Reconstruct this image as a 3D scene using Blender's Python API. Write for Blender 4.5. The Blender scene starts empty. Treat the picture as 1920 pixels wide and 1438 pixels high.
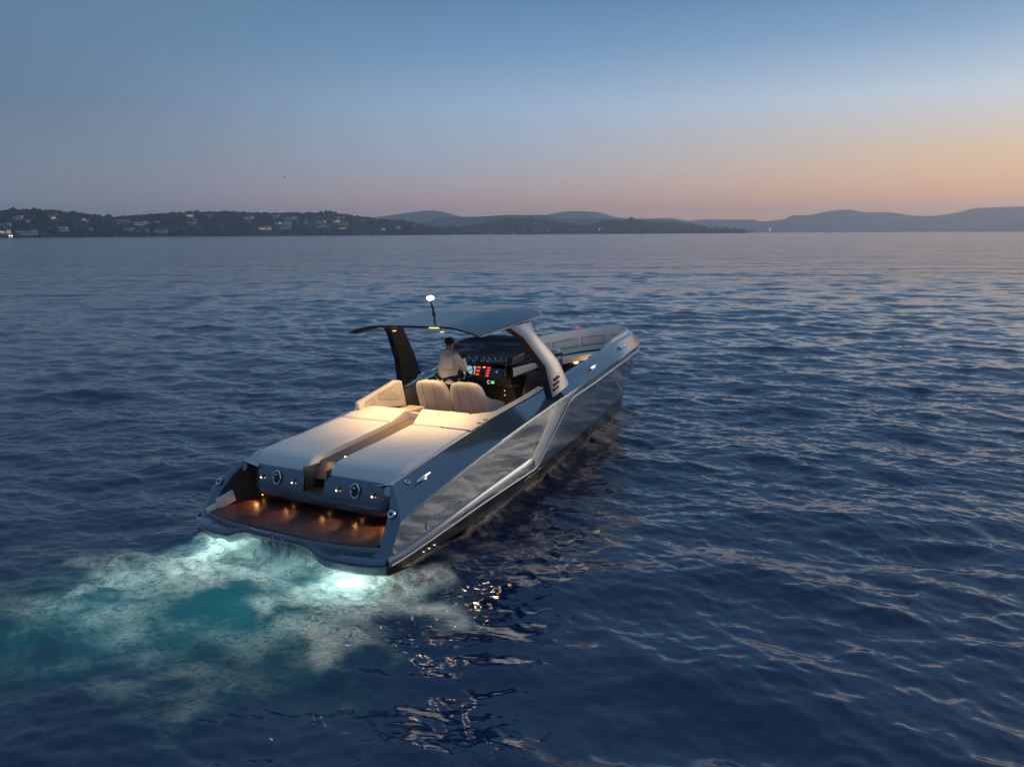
import bpy, bmesh, math, random
import numpy as np
from mathutils import Matrix, Vector, Euler
R = math.radians
random.seed(7); rng = np.random.default_rng(11)
scene = bpy.context.scene
col = scene.collection

# ------------------------------------------------------------------ camera
F_PX = 1500.0; CAM_Z = 4.745; ROLL = R(.27)
PITCH = math.atan((719-437.5)/F_PX)
cd = bpy.data.cameras.new('camera'); cam = bpy.data.objects.new('camera', cd); col.objects.link(cam)
cd.sensor_width = 36; cd.lens = 36*F_PX/1920; cd.clip_start = .1; cd.clip_end = 60000
cam.matrix_world = Matrix.Translation((0, 0, CAM_Z)) @ Matrix.Rotation(R(90)-PITCH, 4, 'X') @ Matrix.Rotation(-ROLL, 4, 'Z')
scene.camera = cam
scene.render.resolution_x, scene.render.resolution_y = 1024, 766
scene.view_settings.view_transform = 'Standard'; scene.view_settings.look = 'None'
scene.view_settings.exposure = .28; scene.view_settings.gamma = 1
scene.cycles.use_denoising = True
scene.cycles.max_bounces = 8; scene.cycles.volume_bounces = 1
scene.cycles.sample_clamp_indirect = 6

# ------------------------------------------------------------------ world: dusk sky
SUN_AZ = R(58); SUN_EL = R(-1.5)           # the sun has just set to the right of the frame
w = bpy.data.worlds.new('World'); scene.world = w; w.use_nodes = True
nt = w.node_tree; nt.nodes.clear()
def N(t, **k):
    n = nt.nodes.new(t)
    for a, b in k.items(): setattr(n, a, b)
    return n
def mth(op, a, b=None, c=None, clamp=False):
    n = N('ShaderNodeMath', operation=op, use_clamp=clamp)
    for i, v in enumerate((a, b, c)):
        if v is None: continue
        if isinstance(v, (int, float)): n.inputs[i].default_value = v
        else: nt.links.new(v, n.inputs[i])
    return n.outputs[0]
def lin(c): return tuple((v/12.92 if v <= .04045 else ((v+.055)/1.055)**2.4) for v in [x/255 for x in c])+(1,)
def ramp(fac, stops):
    n = N('ShaderNodeValToRGB'); cr = n.color_ramp
    while len(cr.elements) < len(stops): cr.elements.new(.5)
    for e, (p, c) in zip(cr.elements, stops): e.position = p; e.color = lin(c)
    nt.links.new(fac, n.inputs[0]); return n.outputs[0]
def mixc(f, a, b):
    n = N('ShaderNodeMix', data_type='RGBA')
    nt.links.new(f, n.inputs[0]); nt.links.new(a, n.inputs[6]); nt.links.new(b, n.inputs[7]); return n.outputs[2]
tc = N('ShaderNodeTexCoord'); sp = N('ShaderNodeSeparateXYZ'); nt.links.new(tc.outputs['Generated'], sp.inputs[0])
el = mth('MULTIPLY', mth('ARCSINE', sp.outputs[2]), 2/math.pi)               # 0 horizon .. 1 zenith
elc = mth('SQRT', mth('MAXIMUM', el, 0.0))
hx = mth('ADD', mth('MULTIPLY', sp.outputs[0], math.sin(SUN_AZ)), mth('MULTIPLY', sp.outputs[1], math.cos(SUN_AZ)))
hl = mth('SQRT', mth('ADD', mth('MULTIPLY', sp.outputs[0], sp.outputs[0]), mth('ADD', mth('MULTIPLY', sp.outputs[1], sp.outputs[1]), .0001)))
ca = mth('ARCCOSINE', mth('DIVIDE', hx, hl))                                   # azimuth away from the sun
q = lambda d: math.sqrt(d/90)
ELS = [0, 2, 4.5, 8.3, 12, 15.5, 30, 60, 90]
def stops(cols): return [(q(e_), c_) for e_, c_ in zip(ELS, cols)]
SUNSIDE = stops([(255, 176, 108), (255, 184, 120), (228, 192, 148), (188, 199, 209), (126, 158, 190), (82, 124, 162), (98, 134, 170), (88, 122, 160), (84, 118, 158)])
MIDWAY = stops([(212, 162, 146), (200, 164, 154), (164, 169, 181), (144, 168, 195), (104, 142, 177), (79, 120, 155), (90, 127, 165), (86, 119, 158), (84, 118, 158)])
AWAY = stops([(136, 142, 155), (128, 136, 149), (114, 127, 144), (92, 115, 139), (88, 117, 145), (90, 117, 142), (90, 121, 153), (84, 116, 154), (84, 118, 158)])
GLOW = stops([(255, 202, 150), (255, 206, 156), (255, 224, 186), (238, 234, 228), (198, 208, 216), (164, 186, 206), (134, 162, 190), (98, 130, 164), (84, 118, 158)])
EAST = stops([(96, 104, 124), (94, 105, 126), (90, 106, 130), (82, 106, 134), (76, 104, 136), (74, 104, 138), (74, 104, 140), (80, 112, 150), (84, 118, 158)])
c_s, c_m, c_a = ramp(elc, SUNSIDE), ramp(elc, MIDWAY), ramp(elc, AWAY)
def sstep(v, a, b):
    n = N('ShaderNodeMapRange', interpolation_type='SMOOTHSTEP'); nt.links.new(v, n.inputs[0])
    n.inputs[1].default_value = a; n.inputs[2].default_value = b; return n.outputs[0]
skyc = mixc(sstep(ca, R(4), R(30)), ramp(elc, GLOW), c_s)
skyc = mixc(sstep(ca, R(20), R(64)), skyc, c_m)
skyc = mixc(sstep(ca, R(54), R(94)), skyc, c_a)
skyc = mixc(sstep(ca, R(95), R(150)), skyc, ramp(elc, EAST))
nish = N('ShaderNodeTexSky', sky_type='NISHITA', sun_disc=False)
nish.sun_elevation = SUN_EL; nish.sun_rotation = SUN_AZ; nish.altitude = 0; nish.dust_density = 2.0
bg1 = N('ShaderNodeBackground'); nt.links.new(skyc, bg1.inputs[0]); bg1.inputs[1].default_value = 1.0
bg2 = N('ShaderNodeBackground'); nt.links.new(nish.outputs[0], bg2.inputs[0]); bg2.inputs[1].default_value = .02
ad = N('ShaderNodeAddShader'); nt.links.new(bg1.outputs[0], ad.inputs[0]); nt.links.new(bg2.outputs[0], ad.inputs[1])
nt.links.new(ad.outputs[0], N('ShaderNodeOutputWorld').inputs[0])

# the afterglow: one very weak wide sun at the horizon
sd = bpy.data.lights.new('sun', 'SUN'); sd.energy = .9; sd.angle = R(28); sd.color = (1, .78, .6)
sun = bpy.data.objects.new('sun', sd); col.objects.link(sun)
SUN_AZ_L = SUN_AZ+R(6)
sv = Vector((math.sin(SUN_AZ_L)*math.cos(R(6)), math.cos(SUN_AZ_L)*math.cos(R(6)), math.sin(R(6))))
sun.rotation_euler = (-sv).to_track_quat('-Z', 'Y').to_euler()

# ------------------------------------------------------------------ helpers
def tag(o, label=None, cat=None, group=None, kind=None):
    for k, v in (('label', label), ('category', cat), ('group', group), ('kind', kind)):
        if v: o[k] = v
    return o
def empty(name, parent=None, loc=(0, 0, 0)):
    o = bpy.data.objects.new(name, None); col.objects.link(o); o.parent = parent; o.location = loc; o.empty_display_size = .2
    return o
def link_mesh(name, me, mats, parent=None, smooth=38):
    o = bpy.data.objects.new(name, me); col.objects.link(o)
    for m in (mats if isinstance(mats, (list, tuple)) else [mats]): me.materials.append(m)
    if smooth:
        me.polygons.foreach_set('use_smooth', [True]*len(me.polygons)); me.set_sharp_from_angle(angle=R(smooth))
    o.parent = parent
    return o
class MB:
    def __init__(s): s.v = []; s.f = []; s.m = []
    def add(s, v, f, mi=0):
        b = len(s.v); s.v += [tuple(p) for p in v]; s.f += [tuple(i+b for i in q_) for q_ in f]; s.m += [mi]*len(f); return s
    def grid(s, rows, mi=0, closed=False, flip=False):
        n = len(rows[0]); f = []
        for i in range(len(rows)-1):
            for j in range(n if closed else n-1):
                a, b_, c, d = i*n+j, i*n+(j+1) % n, (i+1)*n+(j+1) % n, (i+1)*n+j
                f.append((a, d, c, b_) if flip else (a, b_, c, d))
        return s.add([p for r in rows for p in r], f, mi)
    def tube(s, pts, r, n=8, mi=0, cap=True):
        pts = [Vector(p) for p in pts]; rr = r if isinstance(r, (list, tuple)) else [r]*len(pts); rows = []
        up = Vector((0, 0, 1))
        for i, p in enumerate(pts):
            t = (pts[min(i+1, len(pts)-1)]-pts[max(i-1, 0)]).normalized()
            a = t.cross(up if abs(t.z) < .95 else Vector((1, 0, 0))).normalized(); b_ = a.cross(t)
            rows.append([p+a*math.cos(2*math.pi*k/n)*rr[i]+b_*math.sin(2*math.pi*k/n)*rr[i] for k in range(n)])
        s.grid(rows, mi, True)
        if cap:
            for r_, fl in ((rows[0], False), (rows[-1], True)): s.add(r_, [tuple(range(n)) if fl else tuple(range(n))[::-1]], mi)
        return s
    def box(s, c, d, bev=.02, seg=2, rot=None, mi=0, taper=None):
        bm = bmesh.new(); bmesh.ops.create_cube(bm, size=1)
        for v in bm.verts:
            k = taper if taper and v.co.z > 0 else (1, 1)
            v.co = Vector((v.co.x*d[0]*k[0], v.co.y*d[1]*k[1], v.co.z*d[2]))
        if bev: bmesh.ops.bevel(bm, geom=bm.edges[:], offset=min(bev, min(d)*.49), segments=seg, affect='EDGES', profile=.5)
        M = Matrix.Translation(c) @ (Euler([R(a) for a in rot]).to_matrix().to_4x4() if rot else Matrix())
        bm.verts.index_update()
        s.add([M @ v.co for v in bm.verts], [[v.index for v in f.verts] for f in bm.faces], mi); bm.free(); return s
    def disc(s, c, nrm, r, h=.01, n=20, mi=0):
        nrm = Vector(nrm).normalized(); c = Vector(c)
        return s.tube([c, c+nrm*h], r, n, mi)
    def prism(s, poly, a, b_, mi=0):     # poly: list of 3D points, extruded by the vector from a to b_
        d = Vector(b_)-Vector(a); n = len(poly); p0 = [Vector(p) for p in poly]; p1 = [p+d for p in p0]
        f = [tuple(range(n))[::-1], tuple(range(n, 2*n))]+[(i, (i+1) % n, n+(i+1) % n, n+i) for i in range(n)]
        return s.add(p0+p1, f, mi)
    def build(s, name, mats, parent=None, smooth=38):
        me = bpy.data.meshes.new(name); me.from_pydata(s.v, [], s.f)
        bm = bmesh.new(); bm.from_mesh(me); bmesh.ops.remove_doubles(bm, verts=bm.verts, dist=1e-5)
        bm.to_mesh(me); bm.free()
        if len(me.polygons) == len(s.m): me.polygons.foreach_set('material_index', s.m)
        me.update()
        return link_mesh(name, me, mats, parent, smooth)

def mat(name, base=(.5, .5, .5), rough=.5, metal=0, spec=.5, coat=0, emit=None, es=0, nscale=0, namt=0, bump=0, bscale=60, bdist=.002, alpha=1):
    m = bpy.data.materials.new(name); m.use_nodes = True; t = m.node_tree; b = t.nodes['Principled BSDF']
    b.inputs['Base Color'].default_value = (*base, 1); b.inputs['Roughness'].default_value = rough; b.inputs['Metallic'].default_value = metal
    b.inputs['Specular IOR Level'].default_value = spec; b.inputs['Coat Weight'].default_value = coat; b.inputs['Coat Roughness'].default_value = .04
    if emit: b.inputs['Emission Color'].default_value = (*emit, 1); b.inputs['Emission Strength'].default_value = es
    co = t.nodes.new('ShaderNodeTexCoord')
    if namt:
        n = t.nodes.new('ShaderNodeTexNoise'); n.inputs['Scale'].default_value = nscale; n.inputs['Detail'].default_value = 5
        t.links.new(co.outputs['Object'], n.inputs['Vector'])
        mr = t.nodes.new('ShaderNodeMapRange'); mr.inputs[1].default_value = .25; mr.inputs[2].default_value = .75
        mr.inputs[3].default_value = 1-namt; mr.inputs[4].default_value = 1+namt; t.links.new(n.outputs[0], mr.inputs[0])
        h = t.nodes.new('ShaderNodeVectorMath'); h.operation = 'SCALE'; h.inputs[0].default_value = base; t.links.new(mr.outputs[0], h.inputs['Scale'])
        t.links.new(h.outputs[0], b.inputs['Base Color'])
    if bump:
        n = t.nodes.new('ShaderNodeTexNoise'); n.inputs['Scale'].default_value = bscale; n.inputs['Detail'].default_value = 4
        t.links.new(co.outputs['Object'], n.inputs['Vector'])
        bp = t.nodes.new('ShaderNodeBump'); bp.inputs['Strength'].default_value = bump; bp.inputs['Distance'].default_value = bdist
        t.links.new(n.outputs[0], bp.inputs['Height']); t.links.new(bp.outputs[0], b.inputs['Normal'])
    return m

M_PAINT = mat('gunmetal_paint', (.15, .195, .225), .17, .6, coat=.7)
M_ROOF = mat('roof_paint', (.13, .15, .175), .3, .75, coat=.25)
M_ARM = mat('arm_paint', (.34, .34, .35), .38, .4, coat=.2)
M_BAND = mat('satin_band', (.50, .49, .48), .34, .85)
M_STRIPE = mat('pale_stripe', (.60, .59, .57), .42, .45)
M_LOWER = mat('hull_bottom_paint', (.045, .047, .05), .32, .2, coat=.3)
M_CHROME = mat('polished_steel', (.82, .81, .8), .1, 1)
M_LEATHER = mat('cream_leather', (.80, .73, .64), .55, 0, .35, nscale=3, namt=.05, bump=.25, bscale=14, bdist=.006)
M_QUILT = mat('quilted_leather', (.66, .61, .55), .6, 0, .3, bump=.6, bscale=120, bdist=.004)
M_PIPING = mat('seam_thread', (.40, .36, .31), .7)
M_LINER = mat('dark_liner', (.06, .058, .055), .55, .1, nscale=300, namt=.35, bump=.2, bscale=300)
M_BLACK = mat('black_gloss', (.012, .012, .013), .12, 0, .6, coat=.6)
M_SATIN = mat('black_satin', (.022, .022, .023), .38, 0, .5)
M_CARPET = mat('brown_carpet', (.13, .10, .08), .9, nscale=120, namt=.3, bump=.3, bscale=220)
M_DASH = mat('bronze_dash', (.11, .088, .055), .35, .55, nscale=200, namt=.15)
M_WHITE = mat('white_lettering', (.8, .8, .78), .4)
M_RUBBER = mat('dark_rubber', (.02, .021, .022), .6)

def teak():
    m = bpy.data.materials.new('varnished_teak'); m.use_nodes = True; t = m.node_tree; b = t.nodes['Principled BSDF']
    co = t.nodes.new('ShaderNodeTexCoord'); mp = t.nodes.new('ShaderNodeMapping'); mp.inputs['Scale'].default_value = (26, 2.2, 6)
    n = t.nodes.new('ShaderNodeTexNoise'); n.inputs['Scale'].default_value = 3; n.inputs['Detail'].default_value = 8
    wv = t.nodes.new('ShaderNodeTexWave'); wv.bands_direction = 'X'; wv.inputs['Scale'].default_value = 4.6; wv.inputs['Distortion'].default_value = 0
    r1 = t.nodes.new('ShaderNodeValToRGB'); r1.color_ramp.elements[0].position = .3; r1.color_ramp.elements[0].color = (.07, .022, .016, 1)
    r1.color_ramp.elements[1].position = .75; r1.color_ramp.elements[1].color = (.165, .058, .040, 1)
    r2 = t.nodes.new('ShaderNodeValToRGB'); r2.color_ramp.elements[0].position = .0; r2.color_ramp.elements[0].color = (.2, .19, .19, 1)
    r2.color_ramp.elements[1].position = .14; r2.color_ramp.elements[1].color = (1, 1, 1, 1)
    mx = t.nodes.new('ShaderNodeMix'); mx.data_type = 'RGBA'; mx.blend_type = 'MULTIPLY'; mx.inputs[0].default_value = 1
    L = t.links.new
    L(co.outputs['Object'], mp.inputs[0]); L(mp.outputs[0], n.inputs['Vector']); L(n.outputs[0], r1.inputs[0])
    L(co.outputs['Object'], wv.inputs['Vector']); L(wv.outputs[0], r2.inputs[0])
    L(r1.outputs[0], mx.inputs[6]); L(r2.outputs[0], mx.inputs[7]); L(mx.outputs[2], b.inputs['Base Color'])
    b.inputs['Roughness'].default_value = .4; b.inputs['Specular IOR Level'].default_value = .5
    return m
M_TEAK = teak()
def tinted():
    m = bpy.data.materials.new('tinted_glass'); m.use_nodes = True; t = m.node_tree; t.nodes.remove(t.nodes['Principled BSDF'])
    tr = t.nodes.new('ShaderNodeBsdfTransparent'); tr.inputs[0].default_value = (.16, .16, .18, 1)
    gl = t.nodes.new('ShaderNodeBsdfGlossy'); gl.inputs[0].default_value = (.9, .9, .9, 1); gl.inputs['Roughness'].default_value = .03
    fr = t.nodes.new('ShaderNodeFresnel'); fr.inputs[0].default_value = 1.5
    mx = t.nodes.new('ShaderNodeMixShader'); t.links.new(fr.outputs[0], mx.inputs[0]); t.links.new(tr.outputs[0], mx.inputs[1]); t.links.new(gl.outputs[0], mx.inputs[2])
    t.links.new(mx.outputs[0], t.nodes['Material Output'].inputs[0]); return m
M_GLASS = tinted()
def emitter(name, c, s):
    m = bpy.data.materials.new(name); m.use_nodes = True; t = m.node_tree; t.nodes.remove(t.nodes['Principled BSDF'])
    e = t.nodes.new('ShaderNodeEmission'); e.inputs[0].default_value = (*c, 1); e.inputs[1].default_value = s
    t.links.new(e.outputs[0], t.nodes['Material Output'].inputs[0]); return m
E_WARM = emitter('warm_lamp', (1, .66, .3), 3.5); E_MAST = emitter('mast_lamp_glow', (1, .9, .74), 22); E_STRIP = emitter('led_strip', (1, .5, .16), 5)
E_RED = emitter('red_switch_light', (1, .05, .02), 1.6); E_CYAN = emitter('chart_screen', (.45, .75, .8), .5); E_GREEN = emitter('green_display', (.25, .7, .2), .9)
E_BLUE = emitter('blue_display', (.35, .6, 1), 1.2); E_AQUA = emitter('underwater_glow', (.6, 1, .95), 20); E_AMBER = emitter('amber_light', (1, .55, .15), 1.5)

def pchip(xs, ys):
    xs = np.array(xs, float); ys = np.array(ys, float); h = np.diff(xs); d = np.diff(ys)/h; m = np.zeros_like(xs)
    m[1:-1] = np.where(d[:-1]*d[1:] > 0, 3*(h[:-1]+h[1:])/((2*h[1:]+h[:-1])/np.where(d[:-1] == 0, 1, d[:-1])+(h[1:]+2*h[:-1])/np.where(d[1:] == 0, 1, d[1:])), 0)
    m[0] = d[0]; m[-1] = d[-1]
    def f(x):
        x = np.clip(np.asarray(x, float), xs[0], xs[-1]); i = np.clip(np.searchsorted(xs, x)-1, 0, len(xs)-2); t = (x-xs[i])/h[i]
        return (2*t**3-3*t**2+1)*ys[i]+(t**3-2*t**2+t)*h[i]*m[i]+(-2*t**3+3*t**2)*ys[i+1]+(t**3-t**2)*h[i]*m[i+1]
    return f

# ------------------------------------------------------------------ sea
def tile(n, L, lmin, lmax, lpeak, wind, rms, seed, spread=2):
    g = np.random.default_rng(seed); k1 = 2*np.pi*np.fft.fftfreq(n, L/n); kx, ky = np.meshgrid(k1, k1, indexing='ij')
    k = np.hypot(kx, ky); k[0, 0] = 1; kp = 2*np.pi/lpeak
    S = k**-3.7*np.exp(-(kp/k)**2)*np.abs((kx*math.cos(wind)+ky*math.sin(wind))/k)**spread
    S[(k < 2*np.pi/lmax) | (k > 2*np.pi/lmin)] = 0; S[0, 0] = 0
    H = (g.normal(size=(n, n))+1j*g.normal(size=(n, n)))*np.sqrt(S); h = np.fft.ifft2(H).real
    s = rms/h.std(); h = h*s; dx = np.fft.ifft2(1j*kx/k*H).real*s; dy = np.fft.ifft2(1j*ky/k*H).real*s
    return h, dx, dy, L, n
def samp(tl, x, y):
    h, dx, dy, L, n = tl; u = x/L*n; v = y/L*n; i = np.floor(u).astype(int); j = np.floor(v).astype(int); a = u-i; b = v-j
    i0, i1, j0, j1 = i % n, (i+1) % n, j % n, (j+1) % n
    return [A[i0, j0]*(1-a)*(1-b)+A[i1, j0]*a*(1-b)+A[i0, j1]*(1-a)*b+A[i1, j1]*a*b for A in (h, dx, dy)]
WIND = R(78)
T_LONG = tile(512, 89., 1.9, 12, 3.1, WIND, .040, 1, 4)
T_MID = tile(512, 33., .55, 1.9, 1.5, WIND+R(8), .018, 2, 3)
T_SHORT = tile(512, 13.3, .12, .55, .5, WIND-R(10), .0062, 3, 1.6)
ths = np.concatenate([np.linspace(-180, -50, 40, endpoint=False), np.linspace(-50, 50, 840, endpoint=False), np.linspace(50, 180, 41)])*math.pi/180
rs = [2.5]
while rs[-1] < 30000:
    r = rs[-1]; rs.append(r+max(.05, min(r*r/9000, .035*r if r < 1500 else .08*r)))
rs = np.array(rs); drs = np.gradient(rs)
TH, RR = np.meshgrid(ths, rs); DR = np.repeat(drs[:, None], len(ths), 1)
X = RR*np.sin(TH); Y = RR*np.cos(TH)
# the churned wake behind the stern (world coordinates)
FOAM = [(-2.07, 10.75, .65, 1), (-2.8, 10.9, .6, 1), (-3.4, 11.15, .7, 1), (-4.1, 11.55, .75, 1), (-4.75, 11.2, .6, .8), (-4.7, 10.45, .55, .75), (-5.3, 10.4, .6, .55),
        (-6.0, 9.8, .8, .34), (-5.6, 11.0, .6, .4), (-1.45, 10.45, .6, .85), (-.98, 10.65, .45, .7), (-2.05, 9.85, .65, .8), (-1.6, 9.5, .6, .6), (-2.2, 8.9, .6, .6),
        (-2.7, 9.9, .6, .7), (-4.2, 10.8, .7, .85), (-6.9, 9.6, .9, .16), (-3.0, 10.3, .6, .8), (-3.7, 10.5, .5, .6), (-3.2, 8.9, .9, .3), (-4.6, 9.3, 1.0, .32), (-3.4, 8.0, .9, .22),
        (-.3, 11.4, .45, .2), (.2, 12.2, .4, .15), (2.9, 20.2, .5, .3)]
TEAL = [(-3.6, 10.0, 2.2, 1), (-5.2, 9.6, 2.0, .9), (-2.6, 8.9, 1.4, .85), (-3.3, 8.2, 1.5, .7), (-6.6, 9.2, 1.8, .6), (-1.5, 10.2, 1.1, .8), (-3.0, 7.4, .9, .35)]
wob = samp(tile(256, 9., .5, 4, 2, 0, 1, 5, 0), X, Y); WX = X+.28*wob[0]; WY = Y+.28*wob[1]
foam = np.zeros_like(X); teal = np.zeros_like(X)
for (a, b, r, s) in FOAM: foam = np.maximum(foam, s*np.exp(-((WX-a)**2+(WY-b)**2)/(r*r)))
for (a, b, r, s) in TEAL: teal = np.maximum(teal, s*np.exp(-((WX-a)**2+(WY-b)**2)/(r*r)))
foam *= 1-.85*np.exp(-((WX+3.55)**2+(WY-9.65)**2)/.5)
# broken water along the hull, and the small wave it pushes at the bow
bx = (X+3.779)*math.sin(R(33.1))+(Y-10.789)*math.cos(R(33.1)); by = -(X+3.779)*math.cos(R(33.1))+(Y-10.789)*math.sin(R(33.1))
hb_ = np.interp(bx, [.85, 1.5, 2.5, 3.5, 5.5, 6.4, 8.5, 10.3, 11.6, 12.25, 12.4], [1.85, 1.84, 1.76, 1.66, 1.32, 1.16, .74, .38, .12, 0, -.3]); hd = np.abs(by+.2*0)-hb_
along = (bx > .9) & (bx < 12.6)
foam = np.maximum(foam, along*(.34+.12*wob[1])*np.exp(-((hd-.02)/.08)**2))
bow_wave = along*np.exp(-((hd-.10)/.16)**2)*(.05*np.exp(-((bx-11.6)/1.2)**2)+.022)+along*np.exp(-((hd-.62)/.14)**2)*.018*np.clip((12-bx)/4, 0, 1)
calm = 1-.45*np.exp(-((X-.2)**2/9+(Y-8.0)**2/5))
near = lambda lo: np.clip(lo/DR, 0, 1)
hl_, xl, yl = samp(T_LONG, X, Y); hm, xm, ym = samp(T_MID, X*.94-Y*.342, X*.342+Y*.94); hs, xs_, ys_ = samp(T_SHORT, X, Y)
# T_MID is sampled in a rotated frame
xm, ym = xm*.94+ym*.342, -xm*.342+ym*.94
fl, fm, fs = near(.95), near(.3)*calm, near(.09)*calm*(1+4.5*foam)
Zw = hl_*fl*calm+hm*fm*(1-.4*foam)+hs*fs
X2 = X+xl*fl*.75+xm*fm*.5+xs_*fs*.25; Y2 = Y+yl*fl*.75+ym*fm*.5+ys_*fs*.25
Zw += .05*foam+bow_wave
nr, na = X.shape
me = bpy.data.meshes.new('sea')
me.vertices.add(nr*na); me.vertices.foreach_set('co', np.stack([X2, Y2, Zw], -1).astype(np.float32).ravel())
idx = np.arange(nr*na).reshape(nr, na); qd = np.stack([idx[:-1, :-1], idx[:-1, 1:], idx[1:, 1:], idx[1:, :-1]], -1).reshape(-1, 4)[:, ::-1]
me.loops.add(qd.size); me.loops.foreach_set('vertex_index', qd.astype(np.int32).ravel())
me.polygons.add(len(qd)); me.polygons.foreach_set('loop_start', np.arange(0, qd.size, 4, dtype=np.int32)); me.polygons.foreach_set('loop_total', np.full(len(qd), 4, np.int32))
me.update(); me.validate()
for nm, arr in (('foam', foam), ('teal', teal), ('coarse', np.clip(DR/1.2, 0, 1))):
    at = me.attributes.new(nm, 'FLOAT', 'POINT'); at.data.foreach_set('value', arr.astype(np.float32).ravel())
me.polygons.foreach_set('use_smooth', [True]*len(me.polygons))

def water_mat():
    m = bpy.data.materials.new('sea_water'); m.use_nodes = True; t = m.node_tree; L = t.links.new; b = t.nodes['Principled BSDF']
    def nd(k, **a):
        n = t.nodes.new(k)
        for x, y in a.items(): setattr(n, x, y)
        return n
    b.inputs['Base Color'].default_value = (.001, .022, .064, 1); b.inputs['Roughness'].default_value = .07; b.inputs['IOR'].default_value = 1.62
    co = nd('ShaderNodeTexCoord')
    def at(n): a = nd('ShaderNodeAttribute'); a.attribute_name = n; return a.outputs['Fac']
    def noise(scale, det, stretch=(1, 1, 1)):
        mp = nd('ShaderNodeMapping'); mp.inputs['Scale'].default_value = stretch; mp.inputs['Rotation'].default_value = (0, 0, R(-10)); L(co.outputs['Object'], mp.inputs[0])
        n = nd('ShaderNodeTexNoise'); n.inputs['Scale'].default_value = scale; n.inputs['Detail'].default_value = det; L(mp.outputs[0], n.inputs['Vector']); return n.outputs[0]
    def bump(h, dist, st, nrm=None):
        n = nd('ShaderNodeBump'); n.inputs['Distance'].default_value = dist; L(h, n.inputs['Height'])
        if isinstance(st, float): n.inputs['Strength'].default_value = st
        else: L(st, n.inputs['Strength'])
        if nrm: L(nrm, n.inputs['Normal'])
        return n.outputs[0]
    def M(op, a, c, cl=False):
        n = nd('ShaderNodeMath', operation=op, use_clamp=cl)
        for i, v in enumerate((a, c)):
            if isinstance(v, (int, float)): n.inputs[i].default_value = v
            else: L(v, n.inputs[i])
        return n.outputs[0]
    crs = at('coarse')
    n1 = bump(noise(4.5, 4, (.5, 1, 1)), .04, .32)
    n2a = bump(noise(.55, 4, (.35, 1, 1)), .5, M('MULTIPLY', crs, .45), n1)
    n2 = bump(noise(.14, 4, (.35, 1, 1)), 2.2, M('MULTIPLY', crs, .7), n2a)
    n2 = bump(noise(.045, 4, (.3, 1, 1)), 6., M('MULTIPLY', crs, .45), n2)
    L(n2, b.inputs['Normal'])
    rr = nd('ShaderNodeMapRange'); L(crs, rr.inputs[0]); rr.inputs[3].default_value = .07; rr.inputs[4].default_value = .13; L(rr.outputs[0], b.inputs['Roughness'])
    fo = at('foam'); te = at('teal')
    fn = noise(1.7, 10, (.8, 1.2, 1)); fn2 = noise(12., 10, (.75, 1.25, 1)); fn3 = noise(3.4, 6, (.6, 1.4, 1))
    ab = lambda v: M('ABSOLUTE', M('SUBTRACT', v, .5), 0)
    strand = M('SUBTRACT', 1., M('MULTIPLY', ab(fn2), 5.5), True); strand2 = M('SUBTRACT', 1., M('MULTIPLY', ab(fn3), 7.), True)
    k = M('ADD', M('MULTIPLY', M('SUBTRACT', fn, .5), 1.7), M('MULTIPLY', M('SUBTRACT', fn2, .5), .7))
    def sm(v, a, c):
        n = nd('ShaderNodeMapRange', interpolation_type='SMOOTHSTEP'); L(v, n.inputs[0]); n.inputs[1].default_value = a; n.inputs[2].default_value = c; return n.outputs[0]
    body = sm(M('ADD', fo, M('MULTIPLY', k, sm(fo, .02, .4))), .42, .9)
    lace = M('MULTIPLY', M('MAXIMUM', strand, M('MULTIPLY', strand2, .8)), M('MULTIPLY', sm(M('ADD', fo, M('MULTIPLY', k, .35)), .06, .55), .8))
    fleck = M('MULTIPLY', sm(noise(34., 4, (.8, 1.2, 1)), .56, .66), M('MULTIPLY', sm(M('ADD', fo, M('MULTIPLY', k, .3)), .12, .6), .75))
    fmask = M('MULTIPLY', M('MAXIMUM', fleck, M('MAXIMUM', body, lace)), .93)
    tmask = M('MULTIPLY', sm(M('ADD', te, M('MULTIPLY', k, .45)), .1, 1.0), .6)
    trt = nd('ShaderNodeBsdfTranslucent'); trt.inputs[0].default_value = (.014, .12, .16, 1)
    trf = nd('ShaderNodeBsdfTranslucent'); trf.inputs[0].default_value = (.60, .78, .73, 1)
    dif = nd('ShaderNodeBsdfDiffuse'); dif.inputs[0].default_value = (.62, .66, .65, 1)
    fb = bump(k, .2, .8, n1); L(fb, dif.inputs['Normal']); L(fb, trf.inputs['Normal'])
    mf = nd('ShaderNodeMixShader'); mf.inputs[0].default_value = .5; L(dif.outputs[0], mf.inputs[1]); L(trf.outputs[0], mf.inputs[2])
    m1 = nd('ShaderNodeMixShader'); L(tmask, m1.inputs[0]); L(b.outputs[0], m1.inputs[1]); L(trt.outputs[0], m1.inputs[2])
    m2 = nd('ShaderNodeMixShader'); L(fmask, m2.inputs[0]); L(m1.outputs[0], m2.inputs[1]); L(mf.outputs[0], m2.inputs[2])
    L(m2.outputs[0], t.nodes['Material Output'].inputs[0]); return m
M_SEA = water_mat()
sea = link_mesh('sea', me, M_SEA, None, 0); tag(sea, kind='structure')

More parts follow.
